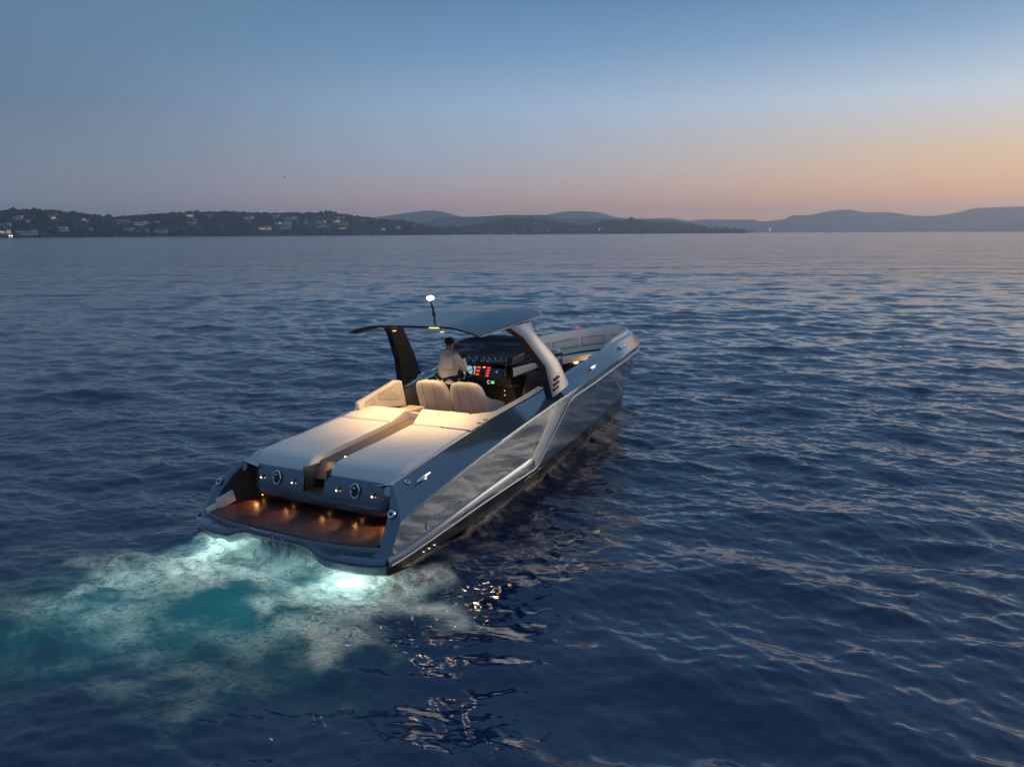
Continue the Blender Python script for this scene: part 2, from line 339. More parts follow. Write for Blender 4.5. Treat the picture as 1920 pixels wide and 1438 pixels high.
# ------------------------------------------------------------------ far shore
YH = 437.5
def yh(px): return YH-(px-960)*math.tan(ROLL)
def azi(px): return math.atan((px-960)/(F_PX/math.cos(PITCH)))
def hgt(px, py, D): return CAM_Z+(yh(px)-py)/F_PX*D*math.cos(PITCH)
def pol(az, D, z): return (D*math.sin(az), D*math.cos(az), z)
M_HILL = mat('forest_floor', (.035, .045, .028), .95, spec=.1, nscale=.05, namt=.5, bump=1, bscale=.06, bdist=6)
M_FARHILL = mat('far_woodland', (.06, .07, .05), .95, spec=.1, nscale=.02, namt=.35, bump=1, bscale=.02, bdist=12)
M_ROCK = mat('shore_rock', (.2, .17, .15), .9, nscale=.2, namt=.4)
def ridge(name, prof, Dl, Dr, depth, m, step, rough, seed, kind='structure'):
    px = np.arange(prof[0][0], prof[-1][0]+.1, step); top = pchip([p[0] for p in prof], [p[1] for p in prof])(px)
    g = np.random.default_rng(seed); D = np.interp(px, [prof[0][0], max(prof[0][0]+1, -420), prof[-1][0]], [Dl, Dl, Dr]) if prof[0][0] < -420 else np.interp(px, [prof[0][0], prof[-1][0]], [Dl, Dr])
    vs = [0, .02, .12, .25, .4, .55, .7, .85, 1.0]; rows = []
    def smooth_noise():
        a = g.normal(size=len(px)+40); k = np.hanning(int(26/step)+3); k /= k.sum(); return np.convolve(a, k, 'same')[20:-20]/np.sqrt((k**2).sum())
    H = np.array([hgt(p, t_, d*(1+depth)) for p, t_, d in zip(px, top, D)])
    for v in vs:
        nz = smooth_noise()*rough*(1 if v < 1 else .15)*min(1, v*4)
        rows.append([pol(azi(p), d*(1+depth*v), (-2 if v == 0 else max(.5, h*v**.85*(1)+n_*h if v > .02 else 1.2))) for p, d, h, n_ in zip(px, D, H, nz)])
    rows.append([pol(azi(p), d*(1+depth*1.5), h*.6) for p, d, h in zip(px, D, H)])
    rows.append([pol(azi(p), d*(1+depth*2.2), -3) for p, d, h in zip(px, D, H)])
    o = MB().grid(rows, flip=True).build(name, m, None, 60); tag(o, kind=kind)
    return dict(px=px, top=top, D=D, H=H, depth=depth)
LEFT = [(-1300, 428), (-1000, 414), (-700, 408), (-420, 410), (-300, 407), (-150, 404), (-60, 407), (0, 408), (75, 405), (120, 407), (160, 410), (215, 415), (262, 412), (330, 407), (390, 405), (430, 404), (500, 405), (560, 405), (620, 404), (650, 407), (690, 413), (735, 416), (770, 420), (800, 427), (835, 434), (850, 436)]
left = ridge('headland', LEFT, 1550, 2900, .16, M_HILL, 4, .05, 3)
MIDN = [(700, 436), (800, 433), (860, 431), (920, 422), (960, 416), (1010, 415), (1050, 421), (1090, 427), (1110, 426), (1140, 418), (1180, 417), (1220, 421), (1260, 423), (1300, 427), (1345, 433), (1400, 435)]
midn = ridge('wooded_point', MIDN, 3300, 3900, .12, M_HILL, 5, .05, 4)
MID = [(700, 432), (780, 424), (820, 412), (850, 408), (900, 407), (960, 404), (1010, 404), (1060, 411), (1120, 411), (1180, 412), (1230, 413), (1290, 418), (1340, 428), (1420, 433)]
mid = ridge('coastal_hill', MID, 4400, 4900, .15, M_FARHILL, 6, .03, 5)
FAR = [(560, 425), (640, 413), (720, 407), (770, 400), (810, 396), (830, 398), (860, 406), (900, 412), (1000, 410), (1030, 403), (1080, 397), (1120, 399), (1160, 409), (1220, 411), (1250, 410), (1290, 415), (1330, 420), (1420, 430)]
ridge('distant_hill', FAR, 7000, 7400, .11, M_FARHILL, 8, .02, 6)
FARR = [(1240, 428), (1290, 417), (1320, 413), (1410, 413), (1430, 417), (1450, 415), (1470, 413), (1485, 406), (1510, 406), (1550, 400), (1590, 397), (1620, 402), (1650, 402), (1680, 404), (1700, 407), (1740, 409), (1790, 404), (1830, 397), (1920, 395), (2100, 392), (2300, 398), (2600, 410)]
ridge('mountain', FARR, 8400, 8000, .08, M_FARHILL, 8, .03, 8)
RIGHT = [(1700, 433), (1800, 431), (1860, 425), (1920, 417), (2000, 413), (2200, 418), (2450, 430)]
ridge('low_spur', RIGHT, 6500, 6200, .12, M_FARHILL, 8, .03, 9)
def on_slope(T, px, v, dz=0):
    D = np.interp(px, T['px'], T['D']); H = np.interp(px, T['px'], T['H']); return pol(azi(px), D*(1+T['depth']*v), max(1.0, H*v**.85)+dz)
def find_v(T, px, py):
    best = min((abs(hgt(px, py, np.interp(px, T['px'], T['D'])*(1+T['depth']*v))-max(1., np.interp(px, T['px'], T['H'])*v**.85)), v) for v in np.linspace(.02, 1, 99)); return best[1]
# woodland canopy of the two nearer shores: one mass of crowns
HOUSES = [  # px, py (base), width px, lit, slope, roof
 (6,409,7,0,'L',0),(34,417,18,0,'L',0),(55,420,8,0,'L',1),(75,409,6,0,'L',0),(89,409,6,0,'L',0),(98,409,4,0,'L',0),(109,409,7,0,'L',0),(101,416,12,1,'L',1),(114,416,5,0,'L',1),
 (160,417,7,1,'L',1),(168,419,5,0,'L',0),(12,429,16,0,'L',0),(9,439,18,1,'L',0),(52,440,28,0,'L',0),(108,435,30,0,'L',0),(170,433,10,0,'L',0),(234,422,20,0,'L',1),(264,424,24,0,'L',0),
 (244,435,16,0,'L',0),(271,437,14,0,'L',0),(297,436,7,0,'L',0),(297,420,7,0,'L',0),(306,437,13,0,'L',1),(359,410,12,2,'L',1),(398,410,12,0,'L',0),(369,416,8,0,'L',0),(362,423,14,0,'L',0),
 (466,413,22,2,'L',0),(468,420,8,0,'L',0),(498,432,20,2,'L',1),(520,410,14,0,'L',0),(548,413,20,0,'L',0),(533,422,26,1,'L',0),(537,429,18,0,'L',0),(570,421,18,0,'L',0),(595,420,9,0,'L',0),
 (600,428,16,0,'L',0),(603,419,17,0,'L',0),(633,418,11,2,'L',0),(645,423,16,0,'L',1),(619,429,12,0,'L',1),(644,431,16,2,'L',0),(636,411,7,0,'L',0),(646,410,6,0,'L',1),(718,432,10,1,'L',0),
 (744,429,14,0,'L',0),(682,417,8,0,'L',0),(777,424,5,0,'L',0),(21,445,6,3,'L',0),
 (827,421,9,0,'M',0),(840,423,6,0,'M',0),(850,419,5,0,'M',0),(858,425,5,0,'M',0),(844,430,9,0,'M',1),(903,419,6,0,'M',0),
 (1006,434,9,0,'N',0),(1018,434,6,0,'N',1),(1029,435,6,0,'N',0),(986,435,6,0,'N',0),(979,418,6,0,'N',1),(1005,419,5,0,'N',0),(1067,433,6,0,'N',0),(1126,432,8,3,'N',0),(1192,420,5,0,'N',1),(1249,428,3,3,'N',0),(1320,434,5,1,'N',0)]
TT = {'L': left, 'M': mid, 'N': midn}
M_TREE = mat('pine_canopy', (.028, .042, .022), .9, spec=.1, nscale=.12, namt=.55)
ico = bmesh.new(); bmesh.ops.create_icosphere(ico, subdivisions=1, radius=1); IV = np.array([v.co[:] for v in ico.verts]); IF = np.array([[v.index for v in f.verts] for f in ico.faces]); ico.free()
def canopy(name, T, n, s0, s1, seed, label):
    g = np.random.default_rng(seed); V = []; Fc = []; b = 0
    hs_ = [(h[0], h[1], h[2]) for h in HOUSES]
    for i in range(n):
        px = g.uniform(T['px'][0]+5, T['px'][-1]-3); v = min(1., g.uniform(0, 1)**.9*1.02+.02) if i > n//5 else g.uniform(.93, 1)
        x, y, z = on_slope(T, px, v); D = math.hypot(x, y)
        sz = g.uniform(s0, s1)*(1.0 if g.random() > .06 else 1.5)
        py = yh(px)-(z+sz-CAM_Z)/D*F_PX
        if any(abs(px-a) < c*.5+1 and -1.2 < py-q_+3.5 < 5.2 for a, q_, c in hs_): continue
        pts = IV*g.uniform(.65, 1.25, (len(IV), 1))*np.array([sz, sz, sz*g.uniform(.6, .95)])+np.array([x, y, z+sz*.35])
        V.append(pts); Fc.append(IF+b); b += len(IV)
    V = np.concatenate(V); Fc = np.concatenate(Fc); m_ = bpy.data.meshes.new(name); m_.from_pydata(V.tolist(), [], Fc.tolist())
    return tag(link_mesh(name, m_, M_TREE, None, 0), label, 'trees', kind='stuff')
canopy('woodland', left, 6500, 5, 9, 21, 'dense dark woodland covering the left headland')
canopy('woodland', midn, 2200, 8, 14, 22, 'blue grey woodland on the middle shore behind the boat roof')

M_WALLS = [mat('villa_render_%d' % i, c, .85, nscale=.5, namt=.12) for i, c in enumerate([(.78, .68, .62), (.72, .6, .52), (.82, .78, .74)])]
M_ROOFS = [mat('flat_roof', (.42, .38, .35), .9), mat('clay_roof', (.34, .17, .11), .9, nscale=1, namt=.3)]
M_PANE = mat('dark_window', (.03, .035, .045), .1, spec=.6)
E_WIN = emitter('lit_window', (1, .62, .25), .8); E_WINB = emitter('bright_window', (1, .8, .5), 3.5)
ordn = ['first', 'second', 'third', 'fourth', 'fifth', 'sixth', 'seventh', 'eighth', 'ninth', 'tenth', 'eleventh', 'twelfth', 'thirteenth', 'fourteenth', 'fifteenth', 'sixteenth', 'seventeenth', 'eighteenth', 'nineteenth', 'twentieth']
def rowname(h):
    if h[4] == 'M': return 'on the hazy middle hill'
    if h[4] == 'N': return 'on the far wooded point'
    return 'on the left headland ridge' if h[1] < 414 else ('on the left headland upper slope' if h[1] < 426 else 'low on the left headland')
rows_ = {}
for h in sorted(HOUSES): rows_.setdefault(rowname(h), []).append(h)
cubem = {}
for h in HOUSES:
    px, py, wd, lit, sl, rf = h; T = TT[sl]; v = find_v(T, px, py); p = on_slope(T, px, v, 1.0); D = math.hypot(p[0], p[1]); W = wd/F_PX*D*1.08; Hh = max(3.2, min(6.5, W*.33))*(1.15 if lit == 3 else 1)
    rn = rowname(h); k = rows_[rn].index(h); nm_ = ordn[k]
    e = empty('villa', None, (p[0], p[1], p[2]-.5)); e.rotation_euler.z = -azi(px)+random.uniform(-.25, .25)
    size = 'wide' if wd > 16 else ('small' if wd < 8 else 'mid sized')
    look = {0: 'pale', 1: 'softly lit', 2: 'amber lit', 3: 'brightly lit'}[lit]
    tag(e, '%s %s villa %s, %s from the left' % (size if k % 2 else ('clay roofed' if rf else 'flat roofed'), look, rn, nm_), 'house', 'villas on the far shore')
    wing = random.uniform(.25, .4)
    mb = MB().box((0, 0, Hh/2-1), (W, W*.55, Hh+2), 0)
    if wd > 10: mb.box((W*(.5-wing*.5), W*.1, Hh*.95), (W*wing, W*.4, Hh*.9), 0)
    mb.build('wall', random.choice(M_WALLS), e, 0)
    mr = MB()
    if rf: mr.prism([(-W*.55, -W*.34, Hh), (-W*.55, W*.34, Hh), (-W*.5, 0, Hh+W*.13)], (0, 0, 0), (W*1.08, 0, 0))
    else: mr.box((0, 0, Hh+.2), (W*1.05, W*.6, .4), 0)
    mr.build('roof', M_ROOFS[rf], e, 0)
    nwin = 2 if wd < 8 else (4 if wd < 18 else 6)
    for i in range(nwin):
        wx = (-.5+(i+.5)/nwin)*W*.92; on = lit == 3 or (lit == 2 and random.random() < .8) or (lit == 1 and random.random() < .4)
        key = (round(W/nwin, 0), round(Hh, 0), on, lit == 3)
        if key not in cubem:
            o = MB().box((0, 0, 0), (max(.8, key[0]*.55), .12, key[1]*.5), 0).build('window', (E_WINB if lit == 3 else E_WIN) if on else M_PANE, e, 0); cubem[key] = o.data
        else:
            o = bpy.data.objects.new('window', cubem[key]); col.objects.link(o); o.parent = e
        o.location = (wx, -W*.275-.05, Hh*.45)

# small craft far out
def small_boat(px, D, L, sail, label, lamp=None):
    p = pol(azi(px), D, 0); e = empty('sailing_boat' if sail else 'launch', None, p); e.rotation_euler.z = random.uniform(-.4, .4)
    rows = []
    for t in np.linspace(0, 1, 9):
        b = L*.15*math.sin(math.pi*min(1, .35+t*.65))**.7 if t < 1 else .02
        x = (t-.5)*L; rows.append([(x, -b, L*.1+L*.02*t), (x, -b*.6, -.3), (x, b*.6, -.3), (x, b, L*.1+L*.02*t)])
    MB().grid(rows, 0, True).build('hull', M_HBOAT, e)
    MB().box((-L*.05, 0, L*.15), (L*.35, L*.18, L*.12), .1).build('cabin', M_WALLS[2], e)
    if sail:
        MB().tube([(0, 0, 0), (0, 0, L*1.25)], .12).build('mast', M_CHROME, e)
        MB().prism([(-L*.02, -.05, L*.2), (-L*.45, -.05, L*.2), (-L*.02, -.05, L*1.2)], (0, 0, 0), (0, .1, 0)).build('sail', M_WALLS[2], e, 0)
    if lamp: MB().box((0, 0, L*(.3 if not sail else .6)), (L*.12, L*.12, L*(.5 if sail else .1)), 0).build('lamp', lamp, e, 0)
    return tag(e, label, 'boat', 'craft far out by the shore')
M_HBOAT = mat('far_boat_hull', (.3, .29, .28), .5)
small_boat(357, 1500, 9, False, 'small dark launch close under the left headland')
small_boat(711, 1900, 7, True, 'little sailing boat off the end of the left headland')
small_boat(774, 2700, 14, False, 'pale launch moored where the headland runs out')
small_boat(922, 3100, 14, True, 'white sail off the middle shore, left of two')
small_boat(963, 3100, 15, True, 'white sail off the middle shore, right of two')
small_boat(1094, 3200, 16, False, 'reddish launch left of the brightly lit waterside house')
small_boat(1445, 5200, 30, True, 'tall masted yacht with a blue light off the mountains', emitter('blue_mast_light', (.2, .35, 1), 2.5))
for i, (px, d) in enumerate([(1706, 6000), (1712, 6000), (1722, 6100)]):
    small_boat(px, d, 16, False, ['left', 'middle', 'right'][i]+' of three lit launches at the foot of the right mountains', E_WINB)
# a gull far up on the left
bd = MB(); bp_ = Vector(pol(azi(541), 150, hgt(541, 340, 150)))
bd.tube([(-.22, 0, 0), (-.1, 0, .01), (.12, 0, .02), (.24, 0, .03)], [.02, .06, .06, .015], 8)
for s in (-1, 1): bd.add([(-.06, 0, .03), (.1, 0, .03), (.02, s*.35, .16), (-.04, s*.7, .08), (-.1, s*.35, .13), (-.06, 0, .05), (.1, 0, .05), (.02, s*.35, .18)], [(0, 1, 2, 4), (4, 2, 3), (5, 6, 7), (0, 4, 3)])
g_ = bd.build('gull', mat('gull_feathers', (.2, .2, .21), .8), None, 0); g_.location = bp_; g_.rotation_euler.z = R(25)
tag(g_, 'tiny dark gull gliding in the sky above the headland', 'bird')

# haze: one box of thin air round everything
hz = MB().box((0, 3900, 155), (16400, 13200, 312), 0).build('haze', [], None, 0)
hm_ = bpy.data.materials.new('thin_haze'); hm_.use_nodes = True; t_ = hm_.node_tree; t_.nodes.remove(t_.nodes['Principled BSDF'])
pv = t_.nodes.new('ShaderNodeVolumePrincipled'); pv.inputs['Color'].default_value = (.96, .97, 1, 1); pv.inputs['Density'].default_value = 1.35e-4; pv.inputs['Anisotropy'].default_value = .5
t_.links.new(pv.outputs[0], t_.nodes['Material Output'].inputs['Volume']); hz.data.materials.append(hm_)
tag(hz, kind='stuff')

# ------------------------------------------------------------------ the boat (x forward, y to port, z up from the waterline)
boat = empty('motor_boat')
BR = Matrix.Rotation(math.pi/2-R(33.1), 4, 'Z') @ Matrix.Rotation(R(.1), 4, 'Y') @ Matrix.Rotation(R(-2.46), 4, 'X')
boat.matrix_world = Matrix.Translation((-3.779, 10.789, .28)) @ BR @ Matrix.Translation((0, 0, -.28))
tag(boat, 'gunmetal grey open motor boat with hardtop and cream sun pads', 'motor boat')
def B(mb, name, mats, parent=None, smooth=38): return mb.build(name, mats, parent or boat, smooth)

rim_x = [1.30, 2.7, 3.7, 4.6, 5.2, 6.0, 7.5, 9.0, 10.5, 11.3, 11.8, 12.15, 12.32]
rim_y = pchip(rim_x, [1.64, 1.58, 1.56, 1.54, 1.53, 1.53, 1.46, 1.27, 1.0, .79, .59, .33, 0])
rim_z = pchip(rim_x, [1.14, 1.37, 1.52, 1.63, 1.70, 1.82, 2.02, 2.16, 2.22, 2.23, 2.23, 2.23, 2.23])
cr_x = [.98, 1.26, 2.5, 3.5, 4.75, 5.9, 7.3, 9.2, 10.6, 11.4, 12.05, 12.55, 12.85, 12.98]
cr_y = pchip(cr_x, [2.05, 2.04, 2.03, 2.02, 1.99, 1.94, 1.79, 1.48, 1.14, .92, .69, .45, .22, 0])
cr_z = pchip(cr_x, [.74, .82, 1.11, 1.31, 1.52, 1.68, 1.80, 1.92, 1.94, 1.93, 1.93, 1.92, 1.91, 1.91])
ch_x = [.62, .93, 2, 3, 4.7, 6.5, 8.5, 10.5, 11.9, 12.6]
ch_y = pchip(ch_x, [2.05, 2.05, 2.04, 2.02, 1.95, 1.74, 1.37, .88, .42, 0])
ch_z = pchip(ch_x, [.20, .22, .33, .44, .57, .68, .80, .90, 1.0, 1.06])
wl_x = [.85, 1.5, 2.5, 3.5, 5.5, 6.4, 8.5, 10.3, 11.6, 12.25]
wl_y = pchip(wl_x, [1.85, 1.84, 1.76, 1.66, 1.32, 1.16, .74, .38, .12, 0])
def curve(fx, fy, fz, x0, x1, n):
    t = 1-(1-np.linspace(0, 1, n))**1.7
    x = x0+(x1-x0)*t; return np.stack([x, fy(x), fz(x) if callable(fz) else np.full(n, fz)], 1)
NS = 110
c_rim = curve(rim_x, rim_y, rim_z, 1.30, 12.32, NS); c_cr = curve(cr_x, cr_y, cr_z, .98, 12.98, NS)
c_ch = curve(ch_x, ch_y, ch_z, .62, 12.6, NS); c_wl = curve(wl_x, wl_y, 0., .85, 12.25, NS)
c_kl = c_wl*np.array([1, .55, 1])+np.array([.1, 0, -.5]); c_kl[:, 0] = np.minimum(c_kl[:, 0], 11.9)
lerp = lambda a, b, t: a+(b-a)*t
seq = [(c_rim, 0), (lerp(c_rim, c_cr, .5), 0), (lerp(c_rim, c_cr, .93), 0), (lerp(c_rim, c_cr, .985), 0), (lerp(c_cr, c_ch, .022), 0), (lerp(c_cr, c_ch, .09), 0), (lerp(c_cr, c_ch, .35), 0), (lerp(c_cr, c_ch, .65), 0),
       (lerp(c_cr, c_ch, .96), 0), (c_ch, 0), (lerp(c_ch, c_wl, .12), 1), (lerp(c_ch, c_wl, .5), 1), (c_wl, 1), (c_kl, 1)]
hull = MB()
for s in (-1, 1):
    rows = [[(p[0], p[1]*s, p[2]) for p in c] for c, _ in seq]
    for i in range(len(rows)-1): hull.grid(rows[i:i+2], seq[i+1][1], flip=(s > 0))
B(hull, 'hull', [M_PAINT, M_LOWER], smooth=50)

def side(x, s, off=0.0, sgn=-1):    # point on the hull side, s: 0 crease .. 1 chine
    a = np.array([x, cr_y(x), cr_z(x)]); b = np.array([x, ch_y(x), ch_z(x)]); p = lerp(a, b, s)
    return (p[0], sgn*(p[1]+off), p[2])
def arc(pts, n=6):     # round the corners of a polyline a little
    out = [Vector(pts[0])]
    for a, b, c in zip(pts, pts[1:], pts[2:]):
        a, b, c = Vector(a), Vector(b), Vector(c); r = min((a-b).length, (c-b).length)*.4
        p0 = b+(a-b).normalized()*r; p1 = b+(c-b).normalized()*r
        out += [(1-t)**2*p0+2*t*(1-t)*b+t*t*p1 for t in np.linspace(0, 1, n)]
    return out+[Vector(pts[-1])]
for sg in (-1, 1):
    # styling line: along the sheer, down the diagonal, aft along the chine
    path = [side(x, .12, .012, sg) for x in np.linspace(12.45, 6.25, 44)]+[side(6.05, .155, .014, sg), side(5.93, .22, .014, sg)]
    path += [side(lerp(5.9, 4.86, t), lerp(.26, .9, t), .014, sg) for t in np.linspace(0, 1, 14)]+[side(4.76, .955, .016, sg)]+[side(x, .985, .02, sg) for x in np.linspace(4.62, .72, 34)]
    B(MB().tube(path, .014, 8), 'styling_line', M_STRIPE)
    bnd = []
    for t in np.linspace(0, 1, 16):
        x0, x1 = lerp(5.42, 4.34, t), lerp(5.99, 4.80, t); sv_ = lerp(.05, .93, t)
        ins = .05*max(0, (t-.9)/.1)
        bnd.append([side(lerp(x0+ins, x1, u), sv_+u*.05, .007 if 0 < u < 1 else .001, sg) for u in (0, .04, .3, .6, .96, 1)])
    B(MB().grid(bnd, 0, flip=(sg > 0)), 'hull_band', M_STRIPE)
    # moulded rail above the chine
    prof = [(.74, .0), (.77, .018), (.84, .030), (.92, .030), (.985, .018), (1.0, 0)]
    B(MB().grid([[side(x, a, b*min(1, (4.75-x)*3), sg) for a, b in prof] for x in np.linspace(.66, 4.7, 40)], 0, flip=(sg > 0)), 'spray_rail', M_PAINT)
    # three exhaust vents near the stern and the perforated intake amidships
    for k in range(3):
        x = 1.52+k*.13; c = Vector(lerp(np.array([x, ch_y(x), ch_z(x)]), np.array([x, wl_y(x), 0]), .42)); c.y = sg*(c.y+.012)
        B(MB().tube([c+Vector((.05*math.cos(a), 0, .045*math.sin(a))) for a in np.linspace(R(50), R(310), 12)], .011, 6), 'exhaust_vent', M_CHROME)
    for k in range(8):
        for j in range(2):
            x = 4.55+k*.085-.03*j; c = lerp(np.array([x, ch_y(x), ch_z(x)]), np.array([x, wl_y(x), 0]), .17+.13*j)
            B(MB().disc((c[0], sg*(c[1]+.004), c[2]), (0, sg, -.25), .018, .012, 10), 'intake_hole', M_CHROME if j == 0 else M_BAND)

# lettering on the quarter
def lettering(txt, size, shear, x, s, sg, name):
    cu = bpy.data.curves.new(name, 'FONT'); cu.body = txt; cu.size = size; cu.shear = shear; cu.extrude = .002; cu.space_character = 1.0
    o = bpy.data.objects.new(name, cu); col.objects.link(o); dg = bpy.context.evaluated_depsgraph_get()
    m_ = bpy.data.meshes.new_from_object(o.evaluated_get(dg)); bpy.data.objects.remove(o)
    m_.name = name; m_.materials.clear(); o = link_mesh(name, m_, M_WHITE, boat, 0)
    a, b = Vector(side(x, s, .008, sg)), Vector(side(x+.5, s-.02, .008, sg)); up = Vector(side(x, s-.1, .008, sg))-a
    ux = (b-a).normalized() if sg < 0 else (a-b).normalized(); nz = ux.cross(up).normalized(); uy = nz.cross(ux)
    mw = Matrix((ux, uy, nz)).transposed().to_4x4(); mw.translation = a if sg < 0 else b+(b-a)*.5
    o.matrix_local = mw
for sg in (-1, 1):
    lettering('Frauscher', .135, .35, 1.72, .62, sg, 'lettering')
    p = Vector(side(1.53, .61, .012, sg))
    B(MB().tube([p+Vector((.02, 0, -.07)), p+Vector((-.02, 0, -.01)), p+Vector((-.01, 0, .05)), p+Vector((.05, 0, .06)), p+Vector((.06, 0, .03))], .011, 6), 'emblem', M_WHITE)

# stern wings: aft edge, inner wall
EO = [(1.30, 1.64, 1.14), (1.16, 1.84, .97), (.98, 2.05, .74), (.84, 2.055, .53), (.72, 2.055, .35), (.62, 2.05, .20)]
EI = [(1.34, 1.60, 1.11), (1.14, 1.72, .92), (.96, 1.80, .70), (.82, 1.81, .50), (.72, 1.81, .40), (.64, 1.80, .33)]
for s in (-1, 1):
    fl = lambda L_: [(a, b*s, c) for a, b, c in L_]
    mid_ = [tuple((np.array(a)*.5+np.array(b)*.5)+np.array([-.035, 0, .012])) for a, b in zip(EO, EI)]
    B(MB().grid([fl(EO), fl(mid_), fl(EI)], 0, flip=(s < 0)), 'quarter_edge', M_PAINT, smooth=60)
    fw = [(2.1, 1.5, 1.2), (2.1, 1.55, .95), (2.1, 1.6, .75), (2.1, 1.62, .55), (2.1, 1.62, .45), (2.1, 1.62, .40)]
    B(MB().grid([fl(EI), fl(fw)], 0, flip=(s < 0)), 'quarter_wall', M_LINER)
    # mooring cleat, fairlead, plate, ring on the quarter
    def deck_pt(x, u, h=0.0):
        a = np.array([x, rim_y(x), rim_z(x)]); b = np.array([x, cr_y(x), cr_z(x)]); p_ = lerp(a, b, u); return Vector((p_[0], s*(p_[1]+h*.45), p_[2]+h*.8))
    ce = empty('cleat', boat)
    for x0, u0 in ((1.78, .42),):
        B(MB().tube([deck_pt(x0-.16, u0, .055), deck_pt(x0-.06, u0, .062), deck_pt(x0+.06, u0, .062), deck_pt(x0+.16, u0, .055)], [.016, .026, .026, .016], 8), 'horn', M_CHROME, ce)
        B(MB().box(deck_pt(x0, u0, .025), (.16, .05, .05), .015), 'base', M_CHROME, ce)
    ce2 = empty('cleat', boat)
    B(MB().tube([deck_pt(7.46, .5, .055), deck_pt(7.56, .5, .062), deck_pt(7.68, .5, .062), deck_pt(7.78, .5, .055)], [.016, .028, .028, .016], 8), 'horn', M_CHROME, ce2)
    B(MB().box(deck_pt(7.62, .5, .025), (.18, .05, .05), .015), 'base', M_CHROME, ce2)
    B(MB().disc(deck_pt(1.55, .2, .0), (0, s*.45, .9), .045, .012), 'fairlead', M_CHROME); B(MB().disc(deck_pt(1.55, .2, .012), (0, s*.45, .9), .022, .004), 'fairlead_hole', M_RUBBER)
    rp = Vector((1.00, s*1.88, .83)); nrm = (-.8, 0, .5)
    B(MB().disc(rp, nrm, .058, .03), 'mooring_ring', M_CHROME); B(MB().disc(rp+Vector(nrm)*.035, nrm, .026, .006), 'ring_hole', M_RUBBER)
    B(MB().disc((1.30, s*1.58, 1.04), (-.85, s*.15, .3), .07, .03), 'shower_cap', M_BAND)
    for x0 in (3.35, 5.3, 8.75, 11.3): B(MB().disc(deck_pt(x0, .55, .0), (0, s*.45, .9), .018, .012, 10), 'deck_stud', M_CHROME)
    B(MB().box(deck_pt(9.9, .42, .03), (.55, .1, .03), .012, rot=(-24*s, -1, -13*s)), 'bow_light_plate', M_CHROME)
    for x0 in (3.75, 3.93): B(MB().disc((x0, s*1.46, rim_z(x0)+.012), (0, 0, 1), .045, .008), 'cup_holder', M_RUBBER)

# swim platform
def plat(y, base, sweep): return base+sweep*abs(y/2.0)**3.2
ys_p = np.linspace(-2.06, 2.06, 65)
def rimlow(y):       # the lower edge is notched upward amidships
    a = abs(y); return .085 if a > 1.05 else (.25 if a < .62 else lerp(.25, .085, (a-.62)/.43))
def pod(y): t = min(1, max(0, (abs(y)-.6)/.5)); return t*t*(3-2*t)
def xin(y): return .465+.29*abs(y/2.0)**3.4
def xout(y): return .455+.16*abs(y/2.0)**7-.04*pod(y)
rows = [[(xin(y), y, .445) for y in ys_p], [(xin(y)-.012, y, .43) for y in ys_p], [(xin(y)-.014, y, .43-.10*pod(y)) for y in ys_p],
        [(lerp(xin(y)-.02, xout(y), .85), y, .425-.11*pod(y)) for y in ys_p], [(xout(y), y, .41-.115*pod(y)) for y in ys_p], [(xout(y)-.012, y, .385-.12*pod(y)) for y in ys_p], [(xout(y)+.018, y, .36-.12*pod(y)) for y in ys_p],
        [(xout(y)-.005, y, .34-.12*pod(y)) for y in ys_p], [(xout(y)+.01, y, lerp(.34-.12*pod(y), rimlow(y), .7)) for y in ys_p], [(xout(y)+.05, y, rimlow(y)) for y in ys_p], [(xout(y)+.5, y, rimlow(y)-.03) for y in ys_p]]
B(MB().grid(rows), 'platform_rim', M_PAINT, smooth=45)
ys_t = np.linspace(-1.83, 1.83, 41)
B(MB().grid([[(xin(y)+.005, y, .44) for y in ys_t], [(xin(y)+.015, y, .462) for y in ys_t], [(1.2, y, .466) for y in ys_t], [(2.0, y, .466) for y in ys_t]], flip=True), 'teak_platform', M_TEAK, smooth=20)
B(MB().box((.95, 1.70, .56), (.34, .05, .2), .02, rot=(0, -12, 0)).box((.70, 1.72, .49), (.22, .05, .1), .02, rot=(0, -12, 0)), 'boarding_ladder_cover', M_LEATHER)
B(MB().grid([[(1.25, y, -.3) for y in (-1.85, 1.85)], [(1.0, y, .3) for y in (-1.95, 1.95)]]), 'lower_transom', M_LOWER)

# transom panel with the stair notch
NOT0, NOT1 = -.22, .26
prof = [(1.62, .50, 1.36), (1.46, .535, 1.42), (1.36, .575, 1.46), (1.315, .63, 1.50), (1.31, .70, 1.53), (1.325, .80, 1.55), (1.36, .95, 1.58), (1.40, 1.06, 1.60), (1.44, 1.10, 1.60)]
def corner(xa, hw):
    pts = []; r = .26
    for y in np.linspace(-(hw-r), hw-r, 36): pts.append((xa, y))
    pts_l = [(xa+r-r*math.cos(a), -(hw-r)-r*math.sin(a)) for a in np.linspace(R(90), 0, 8)][:-1]
    pts_r = [(xa+r-r*math.cos(a), (hw-r)+r*math.sin(a)) for a in np.linspace(0, R(90), 8)][1:]
    return [(2.2, -hw)]+pts_l+pts+pts_r+[(2.2, hw)]
rows = [[(x, y, z) for x, y in corner(xa, hw)] for xa, z, hw in prof]
tp = MB(); n = len(rows[0])
for i in range(len(rows)-1):
    for j in range(n-1):
        ym = (rows[i][j][1]+rows[i][j+1][1])/2
        if NOT0 < ym < NOT1 and rows[i][j][2] > .74: continue
        tp.add([rows[i][j], rows[i][j+1], rows[i+1][j+1], rows[i+1][j]], [(3, 2, 1, 0)])
transom = B(tp, 'transom_panel', M_PAINT, smooth=40)
